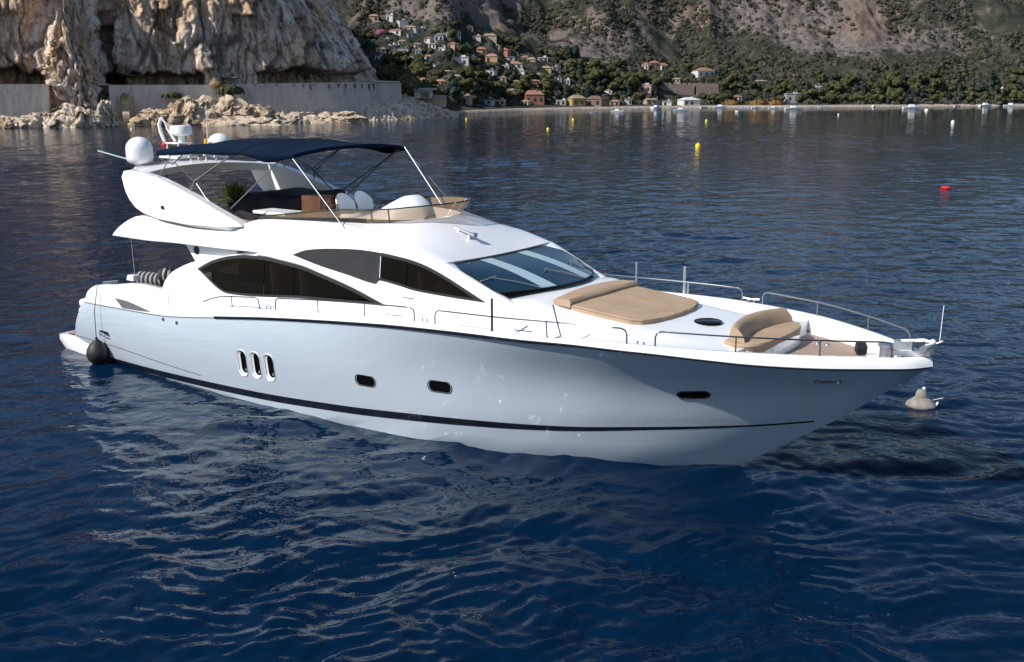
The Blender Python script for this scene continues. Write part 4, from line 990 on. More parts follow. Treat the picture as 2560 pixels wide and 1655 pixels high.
# ---------------- cliff
def make_cliff():
    pth = [(-1800, 330), (-900, 268), (-400, 262), (0, 264), (120, 264), (225, 262), (262, 266), (310, 262), (420, 263), (520, 262), (640, 266), (760, 273), (850, 280), (890, 287), (905, 297)]
    P0 = np.array([ldz(px, 215, d)[:2] for px, d in pth]); P0 = np.vstack([P0, P0[-1]+[1.0, 12], P0[-1]+[-2, 35], P0[-1]+[-10, 80], P0[-1]+[-30, 160]])
    s_ = np.r_[0, np.cumsum(np.hypot(*np.diff(P0, axis=0).T))]
    i0 = np.interp(s_[1], s_, s_)
    st_ = np.concatenate([np.linspace(0, s_[2], 60)[:-1], np.arange(s_[2], s_[14], .33), np.linspace(s_[14], s_[-1], 120)])
    L0 = np.interp(st_, s_, P0[:, 0]); D0 = np.interp(st_, s_, P0[:, 1])
    # soften the path
    ker = np.hanning(9); ker /= ker.sum()
    L0[60:-10] = np.convolve(L0, ker, 'same')[60:-10]; D0[60:-10] = np.convolve(D0, ker, 'same')[60:-10]
    zz = np.concatenate([np.arange(7.5, 38, .33), np.linspace(38.5, 62, 50)])
    Sg, Zg = np.meshgrid(st_, zz, indexing='ij'); L = np.repeat(L0[:, None], len(zz), 1); Dd = np.repeat(D0[:, None], len(zz), 1)
    dl = np.gradient(L0, st_); dd = np.gradient(D0, st_); nn = np.hypot(dl, dd); nl, nd = dd/nn, -dl/nn      # normal towards camera
    pxg = L/np.maximum(Dd, 1)*FPX+1280
    h = Zg-9.2
    disp = 3.2*fbm(Sg*.05, Zg*.018, 0, 2, 3)+1.7*ridged(Sg*.16+.5*vnoise(Sg*.1, Zg*.1, 0, 4), Zg*.055, 0, 3, 5)+.75*fbm(Sg*.5, Zg*.22, 0, 4, 9)+.35*ridged(Sg*.9, Zg*.5, 0, 2, 13)
    c1, v1 = worley(Sg*.20+.25*vnoise(Sg*.2, Zg*.2, 0, 71), Zg*.065+.10*vnoise(Sg*.15, Zg*.1, 0, 72), 0, 81); c2, v2 = worley(Sg*.62+.2*vnoise(Sg*.6, Zg*.3, 0, 73), Zg*.17, 0, 85)
    disp = disp*.30+.22*ridged(Sg*.85, Zg*.42, 0, 3, 94)+.35*v1-.7*np.exp(-(c1/.06)**2)+2.2*facets(Sg*.16+.1*vnoise(Sg*.3, Zg*.3, 0, 76)+.02*Zg, Zg*.075, 201)+.85*facets(Sg*.42-.05*Zg, Zg*.22, 211)+.30*facets(Sg*1.1+.1*Zg, Zg*.6, 221)
    saw = Sg/13+.22*vnoise(Sg*.12, Zg*.03, 0, 74)+.016*Zg; saw2 = Sg/2.6+.2*vnoise(Sg*.4, Zg*.06, 0, 75)-.02*Zg
    for w_, a_ in ((saw, 1.2), (saw2, .25)):
        f_ = w_-np.floor(w_); disp = disp+a_*np.where(f_ < .88, f_/.88, (1-f_)/.12)
    disp -= .16*h+.0015*h*h                                        # lean back
    # gully
    gx = 268+18*vnoise(Zg*.08, 3.3)+(Zg-9)*(-.9)
    disp -= 13*np.exp(-((pxg-gx)/24)**2)*smooth((75-Zg)/30)
    # buttress left of it
    disp += 3.6*np.exp(-((pxg-205)/48)**2)*smooth((24-Zg)/12)
    # undercuts at road level
    def cave(x0, x1, ztop, depth, soft=26):
        e = smooth((pxg-x0)/soft)*smooth((x1-pxg)/soft); zt = ztop+.9*vnoise(Sg*.33, 7.7)+.5*vnoise(Sg*1.1, 2.2)
        return -depth*e*smooth((zt-Zg)/.9)
    disp += cave(-500, 165, 12.8, 11.)+cave(262, 540, 12.0, 10.)+cave(655, 935, 12.8, 11.)
    # right shoulder leans to the left with height
    corner = smooth((pxg-640)/300); 
    lean = .30*np.maximum(h, 0)+.006*np.maximum(h, 0)**2
    L2 = L+nl[:, None]*disp-lean*corner; D2 = Dd+nd[:, None]*disp+.25*np.maximum(h, 0)*corner
    crack = np.clip(np.exp(-(c1/.09)**2)+.7*np.exp(-(c2/.10)**2)+.5*smooth((fbm(Sg*.16, Zg*.02, 0, 3, 99)-.25)/.5), 0, 1)  # mask for the painted crack shadow, plus random dark streaks
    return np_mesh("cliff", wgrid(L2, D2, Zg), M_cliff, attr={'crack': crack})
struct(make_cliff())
# buttress foot that comes down to the sea in front of the road wall
def rock_lump(name, px, dist, hw, h, dp, seed, m, zb=-1.0, n=110):
    l, d, _ = ldz(px, 250, dist); u, v_ = np.meshgrid(np.linspace(0, 2*math.pi, n), np.linspace(0, 1, n//2), indexing='ij')
    rad = np.cos(v_*math.pi/2)**.55; z = zb+(h-zb)*np.sin(v_*math.pi/2)**1.1
    L = np.cos(u)*rad; Dv = np.sin(u)*rad
    k = 1+.30*fbm(L*2+seed, Dv*2, z*.25, 3, seed)+.16*ridged(L*3.2, Dv*3.2+seed, z*.35, 4, seed+4)
    wa, wb = worley(L*hw*.55+seed, Dv*dp*.55, z*.55, seed+20); wc, wd = worley(L*hw*1.5, Dv*dp*1.5+seed, z*1.5, seed+30)
    k = k*.85+.12+(.16*wb-.22*np.exp(-(wa/.10)**2)+.06*wd-.07*np.exp(-(wc/.12)**2))*min(1, 5/hw)
    P = wgrid(l+L*hw*k, d+Dv*dp*k, z+.35*wb*smooth(v_*3)+(.35*h*vnoise(L*2.5, Dv*2.5, seed, seed)*smooth(v_*1.5)+.5*ridged(L*6, Dv*6, z, 2, seed+9)*smooth(v_*2))*min(1, h/4)); P[-1] = P[0]; return np_mesh(name, P, m)
bt = rock_lump("rock_buttress", 200, 262, 5.2, 27, 7.5, 3, M_cliff, n=140); tag(bt, "grey rock buttress standing before the dark gully, down to the water", "rock")
lumps = [(545, 249, 15, 1.5, 3.5, 55, "long low cream rock shelf along the waterline right of the arched recess"), (760, 262, 14, 1.2, 3, 58, "thin pale rock shelf at the waterline under the curved sea wall"), (20, 251, 5, 1.9, 3, 5, "long low tan rocks at the foot of the left sea wall"), (105, 250, 4.5, 2.6, 3, 8, "low tan boulders left of the rock buttress"), (190, 249, 6, 3.6, 4, 12, "pale rubble heap under the rock buttress"),
         (262, 249, 2.6, 3.8, 3, 15, "brown rounded rock right under the buttress by the dark gully"), (400, 252, 6, 2.8, 4, 21, "tan scrubby rock slope right of the arched recess"), (468, 251, 6, 4.6, 4, 26, "tall pale rock outcrop under the yacht's mast"),
         (545, 254, 6.5, 5.0, 4, 31, "broad pale boulder group with a green patch on top"), (625, 257, 7, 3.4, 4, 37, "low tan rock shelf left of the long curved sea wall"), (720, 262, 8, 2.0, 3, 41, "flat tan rock ledge below the curved sea wall"), (830, 268, 8, 1.9, 3, 44, "flat ochre rock ledge below the right half of the sea wall")]
for px, d, hw, h, dp, sd, lab in lumps:
    tag(rock_lump("shore_rock", px, d, hw, h, dp, sd, M_shore), lab, "rock", "rocks along the cliff shore")
M_scrub = noisy("scrub_green", (.035, .042, .015), (.07, .065, .025), .8, .9)
# road ledge and walls
M_wall = mat("sea_wall_concrete", (.5, .46, .42), .9, spec=.2); t = NT(M_wall); g = t.pos((1, 1, .5), 'geo')
t.base(t.mix(t.ramp(t.noise(t.pos((1, 1, .25), 'geo'), .9, 6, .7), [(.30, .5), (.52, 0.)]), t.ramp(t.noise(g, .25, 4), [(.3, (.47, .415, .375)), (.7, (.58, .515, .47))]), (.20, .175, .15)))
bk = t.n('ShaderNodeTexBrick'); bk.inputs['Scale'].default_value = .45; bk.inputs['Mortar Size'].default_value = .012; cb = t.n('ShaderNodeCombineXYZ'); sx = t.n('ShaderNodeSeparateXYZ'); t.l(t.pos((1, 1, 1), 'geo'), sx.inputs[0]); t.l(sx.outputs[1], cb.inputs[0]); t.l(sx.outputs[2], cb.inputs[1]); t.l(cb.outputs[0], bk.inputs['Vector'])
bc_ = t.b.inputs['Base Color'].links[0].from_socket; t.base(t.mix(t.ramp(bk.outputs['Fac'], [(0., 0.), (1., .18)]), bc_, (.16, .14, .12)))
t.normal(t.bump(t.noise(g, 1.6, 4), .4, .1))
def wall_strip(pts, zt, zb, th=1.2, name="sea_wall", m=None):
    """pts: list of (px, dist); zt, zb per point"""
    q = MB(); P = []
    for (px, d), a, b in zip(pts, zt, zb):
        l, dd, _ = ldz(px, 230, d); lb, db, _ = ldz(px, 230, d-.06*(a-b)*0)
        P.append([wpt(l, dd-.0, b), wpt(l, dd+.25, a), wpt(l, dd+.25, a+.01), wpt(l, dd+th, a+.0), wpt(l, dd+th, b)])
    q.grid(P, cv=True); q.poly(P[0]); q.poly(P[-1][::-1])
    return q.build(name, m or M_wall, angle=30)
o = wall_strip([(-900, 262), (-300, 256), (-5, 256), (118, 256)], [8.9]*4, [-.8]*4); tag(o, "plain grey sea wall at the far left under the cliff", "sea wall")
o = wall_strip([(122, 259), (160, 260), (205, 262), (272, 262)], [8.9]*4, [-.8]*4); tag(o, "shaded stretch of sea wall set back behind the rock buttress", "sea wall")
# wall with the arched recess
def arch_wall():
    q = MB(); x0, x1, xa, xb, zs = 306, 420, 300, 322, 5.2
    A = []
    for (a, b) in ((272, 296), (326, 600)):
        P = []
        for px in np.linspace(a, b, 10): 
            d = 257+.012*(px-300); l, dd, _ = ldz(px, 230, d); P.append([wpt(l, dd, -.8), wpt(l, dd+.2, 8.7), wpt(l, dd+1.4, 8.7), wpt(l, dd+1.4, -.8)])
        q.grid(P, cv=True); q.poly(P[0]); q.poly(P[-1][::-1])
    P = []
    for px in np.linspace(296, 326, 13):
        f = (px-311)/15; zt = 5.3+1.7*math.sqrt(max(0, 1-f*f)); d = 257; l, dd, _ = ldz(px, 230, d); P.append([wpt(l, dd, zt), wpt(l, dd+.2, 8.7), wpt(l, dd+1.4, 8.7), wpt(l, dd+1.4, zt)])
    q.grid(P, cv=True)
    return q.build("sea_wall", M_wall, angle=30)
tag(arch_wall(), "sea wall pierced by a tall arched recess beside the dark gully", "sea wall")
q = MB()
for px, w_ in ((296, .35), (327, .55)):
    l, dd, _ = ldz(px, 230, 256.7); q.prism([wpt(l-w_, dd-.5, -.8), wpt(l+w_, dd-.5, -.8), wpt(l+w_, dd, -.8), wpt(l-w_, dd, -.8)], [wpt(l-w_, dd-.3, 6.2), wpt(l+w_, dd-.3, 6.2), wpt(l+w_, dd, 6.2), wpt(l-w_, dd, 6.2)])
M_pil = noisy("tan_stone", (.40, .31, .21), (.30, .22, .15), 1.2, .9); o = q.build("arch_pilaster", M_pil, smooth_=False); tag(o, "tan stone jambs framing the arched recess in the sea wall", "pilaster")
o = wall_strip([(600, 262), (700, 265), (800, 270), (880, 275), (925, 279)], [8.9, 9.0, 9.1, 9.2, 9.2], [-.8]*5); tag(o, "long smooth pale sea wall below the cliff road with dark stains on top", "sea wall")
bpy_wall = o
M_stain = noisy("dark_wall_stain", (.05, .05, .045), (.09, .085, .075), 2, .9)
q = MB(); rs = random.Random(5)
for px, hh in ((636, .7), (663, .6), (690, .5), (733, .5), (757, .9), (776, 1.5), (788, .6), (822, 1.3), (845, .9), (863, 1.2), (886, 1.2), (905, 1.0), (921, 1.7), (934, 1.8)):
    d = np.interp(px, [600, 700, 800, 880, 925], [262, 265, 270, 275, 279])-.04; l, dd, _ = ldz(px, 230, d)
    w_ = .28+.2*rs.random(); zt = 8.85; q.prism([wpt(l-w_, dd+.12, zt), wpt(l+w_, dd+.12, zt), wpt(l+w_*.6, dd+.02, zt-hh)], [wpt(l-w_, dd+.3, zt), wpt(l+w_, dd+.3, zt), wpt(l+w_*.6, dd+.3, zt-hh)])
so_ = q.build("wall_drain_stains", M_stain, bpy_wall, smooth_=False); 
o = wall_strip([(925, 279.5), (960, 282), (1002, 287)], [9.4, 9.4, 9.1], [-.5]*3, 1.5); tag(o, "tan end block of the sea wall above the rubble slope", "sea wall")
o = wall_strip([(930, 278.6), (1000, 286)], [9.75, 9.5], [9.42, 9.2], .8, "parapet"); tag(o, "low grey parapet capping the sea wall's end block", "parapet")
q = MB(); P = []
for px, d in ((-900, 262), (-300, 256), (0, 256.2), (250, 257.5), (420, 258.5), (600, 262.5), (700, 265.5), (800, 270.5), (925, 279.5), (1000, 287)):
    l, dd, _ = ldz(px, 230, d); P.append([wpt(l, dd+.3, 8.62), wpt(l, dd+22, 8.62)])
q.grid(P); struct(q.build("road", noisy("asphalt", (.06, .06, .06), (.09, .085, .08), 1, .9)))
# rubble slope at the end of the wall
def rubble():
    n = 90; px = np.linspace(870, 1150, n); v_ = np.linspace(0, 1, 40); PX, V = np.meshgrid(px, v_, indexing='ij')
    top = np.interp(PX, [870, 930, 1000, 1060, 1110, 1150], [1.2, 5.2, 6.6, 4.2, 2.0, .6]); Db = np.interp(PX, [870, 950, 1050, 1150], [270, 272, 281, 298]); Dt = np.interp(PX, [870, 950, 1050, 1150], [274.5, 282, 296, 306])
    Dd = Db+(Dt-Db)*V; Z = -.8+(top+.8)*V
    L = (PX-1280)/FPX*Dd
    k = vnoise(L*1.0, Z*1.4, Dd*.9, 3); k2 = vnoise(L*2.1, Z*2.7, Dd*2, 5)
    Z = Z+(.75*np.abs(k)+.45*np.abs(k2)); Dd = Dd-(.6*np.abs(k2)+.5*np.abs(k)); return np_mesh("rubble_slope", wgrid(L, Dd, Z), M_shore, sm=False)
tag(rubble(), "pale rubble slope spilling from the end of the sea wall to the water", "rubble", kind='stuff')

# ---------------- hillside
def terrain_h(l, d):
    ang = np.arctan2(l, d); dist = np.hypot(l, d); s_ = dist-shore(ang)
    px = np.tan(ang)*FPX+1280
    base = 1.2*smooth(s_/4)-.8+.05*s_.clip(0)
    base = base+.30*np.maximum(s_-14, 0)*smooth((s_-14)/30)+.16*np.maximum(s_-70, 0)-.44*np.maximum(s_-185, 0)
    rough = smooth((s_-10)/60)
    big = 9*fbm(l*.010, d*.012, 0, 3, 31)*smooth((s_-30)/120)+3.6*fbm(l*.045, d*.04, 0, 3, 37)*rough+5.0*ridged(l*.022+.35*vnoise(l*.02, d*.02, 0, 39), d*.006, 0, 3, 38)*smooth((s_-35)/70)
    return np.where(s_ < 0, -.8+np.maximum(s_, -30)*.06, base+big), s_
def make_terrain():
    pxs = np.concatenate([np.linspace(-2600, 700, 70)[:-1], np.linspace(700, 2650, 420), np.linspace(2660, 5600, 60)[1:]])
    ang = np.arctan((pxs-1280)/FPX)
    s_ = np.concatenate([np.arange(-10, 20, 1.0), np.arange(20, 150, 1.1), np.geomspace(151, 1500, 70)])
    A, Sg = np.meshgrid(ang, s_, indexing='ij'); dist = shore(A)+Sg; L = dist*np.sin(A); Dd = dist*np.cos(A)
    H, s2 = terrain_h(L, Dd)
    fine = smooth((s2-16)/40)
    H = H+(.9*ridged(L*.09, Dd*.09, 0, 3, 41)+.5*fbm(L*.3, Dd*.3, 0, 3, 43))*fine
    wa, wb = worley(L*.11, Dd*.11, 0, 91); H = H+(.9*wb-.9*np.exp(-(wa/.12)**2))*fine*smooth((s2-70)/40)
    # bare rock mask: pixel-scale blobs expressed as shore-frame bumps
    px = np.tan(A)*FPX+1280; el = (H-CAM[2])/dist*FPX; yy = 217-el
    def blob(cx, cy, rx, ry): return np.exp(-(((px-cx)/rx)**2+((yy-cy)/ry)**2))
    rock = 1.2*blob(1960, 45, 230, 75)+1.0*blob(2130, 110, 110, 35)+.9*blob(1190, 25, 180, 55)+.7*blob(1020, 30, 90, 30)+.8*blob(1480, 130, 110, 60)*.8+.55*blob(2330, 120, 80, 40)+.45*blob(2430, 160, 90, 40)+.8*blob(1220, -60, 200, 60)+.35*blob(1620, 60, 120, 40)+.3*blob(2330, 30, 200, 60)
    rock = np.clip(rock+.32*fbm(L*.03, Dd*.03, H*.03, 4, 51)+.15*ridged(L*.06, Dd*.05, 0, 3, 53)-.1, 0, 1.2)
    beach = smooth((9-s2)/5)*smooth((s2+4)/3)
    sunny = blob(1205, -10, 160, 60)+blob(2120, 100, 140, 60)
    m = mat("hillside", (.05, .05, .04), .95, spec=.1); t = NT(m); g = t.pos((1, 1, 1), 'geo')
    at1 = t.n('ShaderNodeAttribute', attribute_name='rock'); at2 = t.n('ShaderNodeAttribute', attribute_name='beach')
    n1 = t.noise(g, .11, 6, .68, .3); n2 = t.noise(g, .45, 5, .7); n3 = t.noise(g, .03, 3); n4 = t.noise(g, 1.3, 4, .75)
    green = t.ramp(n1, [(.30, (.014, .018, .012)), (.46, (.034, .039, .027)), (.60, (.064, .064, .050)), (.74, (.11, .103, .088))])
    rockc = t.ramp(n2, [(.28, (.036, .033, .032)), (.42, (.11, .094, .086)), (.60, (.185, .155, .142)), (.75, (.25, .215, .20))])
    rockc = t.mix(t.ramp(n3, [(.48, 0.), (.64, .45)]), rockc, (.23, .155, .10))
    ma = t.n('ShaderNodeMath', operation='MULTIPLY_ADD'); t.l(n1, ma.inputs[0]); ma.inputs[1].default_value = 1.6; ma.inputs[2].default_value = -.80
    mb2 = t.n('ShaderNodeMath', operation='ADD'); t.l(ma.outputs[0], mb2.inputs[0]); t.l(at1.outputs['Fac'], mb2.inputs[1])
    fac = t.ramp(mb2.outputs[0], [(.35, 0.), (.60, 1.)])
    c = t.mix(fac, green, rockc)
    c = t.mix(t.ramp(n4, [(.30, .75), (.47, 0.)]), c, (.022, .023, .017))
    sand = t.ramp(n2, [(.3, (.30, .24, .19)), (.7, (.42, .36, .30))])
    t.base(t.mix(at2.outputs['Fac'], c, sand)); t.normal(t.bump(n1, .9, 1.2, t.bump(n2, .8, .6)))
    return np_mesh("hillside", wgrid(L, Dd, H), m, attr={'rock': rock, 'beach': beach})
struct(make_terrain())
def ray_ground(px, py):
    """where the line of sight through a photo point meets the hillside"""
    d = px_dir(px, py); d = d/math.hypot(d[0], d[1]); dl, df = float(d@RTH), float(d@FWH)
    tt = np.arange(325, 760, 1.0); hh, s_ = terrain_h(dl*tt, df*tt); zr = CAM[2]+d[2]*tt
    k = np.argmax((hh >= zr) & (s_ > .5))
    if not (hh[k] >= zr[k]): return None
    return dl*tt[k], df*tt[k], float(hh[k])

# ---------------- houses
M_pane = mat("house_window", (.03, .035, .04), .1)
WALL = {'white': (.62, .61, .58), 'cream': (.58, .50, .38), 'tan': (.42, .33, .24), 'pink': (.50, .31, .25), 'orange': (.50, .31, .19), 'red': (.40, .17, .11), 'ochre': (.42, .29, .12), 'grey': (.32, .32, .33), 'blue': (.35, .40, .46), 'brown': (.22, .15, .12), 'lilac': (.42, .36, .42)}
ROOF = {'tile': (.34, .18, .12), 'flat': (.45, .44, .42), 'grey': (.16, .165, .17), 'pinktile': (.42, .22, .17), 'tan': (.36, .27, .19), 'white': (.66, .66, .65), 'brown': (.17, .12, .10)}
MW = {k: noisy("wall_"+k, v, tuple(c*.85 for c in v), .5, .85) for k, v in WALL.items()}
MR = {k: noisy("roof_"+k, v, tuple(c*.7 for c in v), .9, .85) for k, v in ROOF.items()}
def house(px, py, wpx, hpx, wall, roof, label, name="house", hip=True, cat="house", storeys=2, rot=None):
    g = ray_ground(px, py)
    if g is None: return
    l, d, z = g; dist = math.hypot(l, d); k = dist/FPX*1.05; w_, h = wpx*k*.98, hpx*k*1.05; dep = max(3.5, w_*.7)
    rr = random.Random(int(px*7+py)); p = wpt(l, d, z)
    h_e = empty(name, (p[0], p[1], z-.4), (YAW-math.pi/2)+(rr.uniform(-.45, .45) if rot is None else rot)); tag(h_e, label, cat)
    hw, hd = w_/2, dep/2; wh = h*(.72 if hip else .95)+.4
    wlm = MB().box((0, hd, wh/2-.6), (w_, dep, wh+1.2)); 
    wo_ = wlm.build("wall", MW[wall], h_e, smooth_=False)
    e = .25; rh = h*.32
    q = MB()
    if hip:
        r0 = min(hw*.5, dep*.4)
        q.add([(-hw-e, -e, wh), (hw+e, -e, wh), (hw+e, dep+e, wh), (-hw-e, dep+e, wh), (-hw+r0, hd, wh+rh), (hw-r0, hd, wh+rh)], [(0, 1, 5, 4), (1, 2, 5), (2, 3, 4, 5), (3, 0, 4), (3, 2, 1, 0)])
        q.box((hw*.3, hd*.8, wh+rh*.8), (w_*.07, w_*.07, rh*1.0))
    else:
        q.box((0, hd, wh+.1), (w_+.4, dep+.4, .22)); q.box((w_*.2, hd, wh+.5), (w_*.25, dep*.35, .7))
    q.build("roof", MR[roof], h_e, smooth_=False)
    nwin = max(2, int(w_/2.2)); ns = max(1, int(wh/2.6)) if storeys else 0
    for s_ in range(ns):
        for i in range(nwin):
            if rr.random() < .15: continue
            x = -hw+(i+.5)*w_/nwin; zc = wh*(s_+.55)/ns; q = MB(); q.box((x, -.03, zc), (min(.95, w_/nwin*.5), .10, min(1.3, wh/ns*.55))); q.build("window", M_pane, h_e, smooth_=False)
    for s_ in range(1, ns):
        if rr.random() < .6: q = MB(); q.box((rr.uniform(-.2, .2)*w_, -.5, wh*s_/ns), (w_*.45, 1.0, .12)); q.build("balcony", MW['white'] if wall != 'white' else MR['flat'], h_e, smooth_=False)
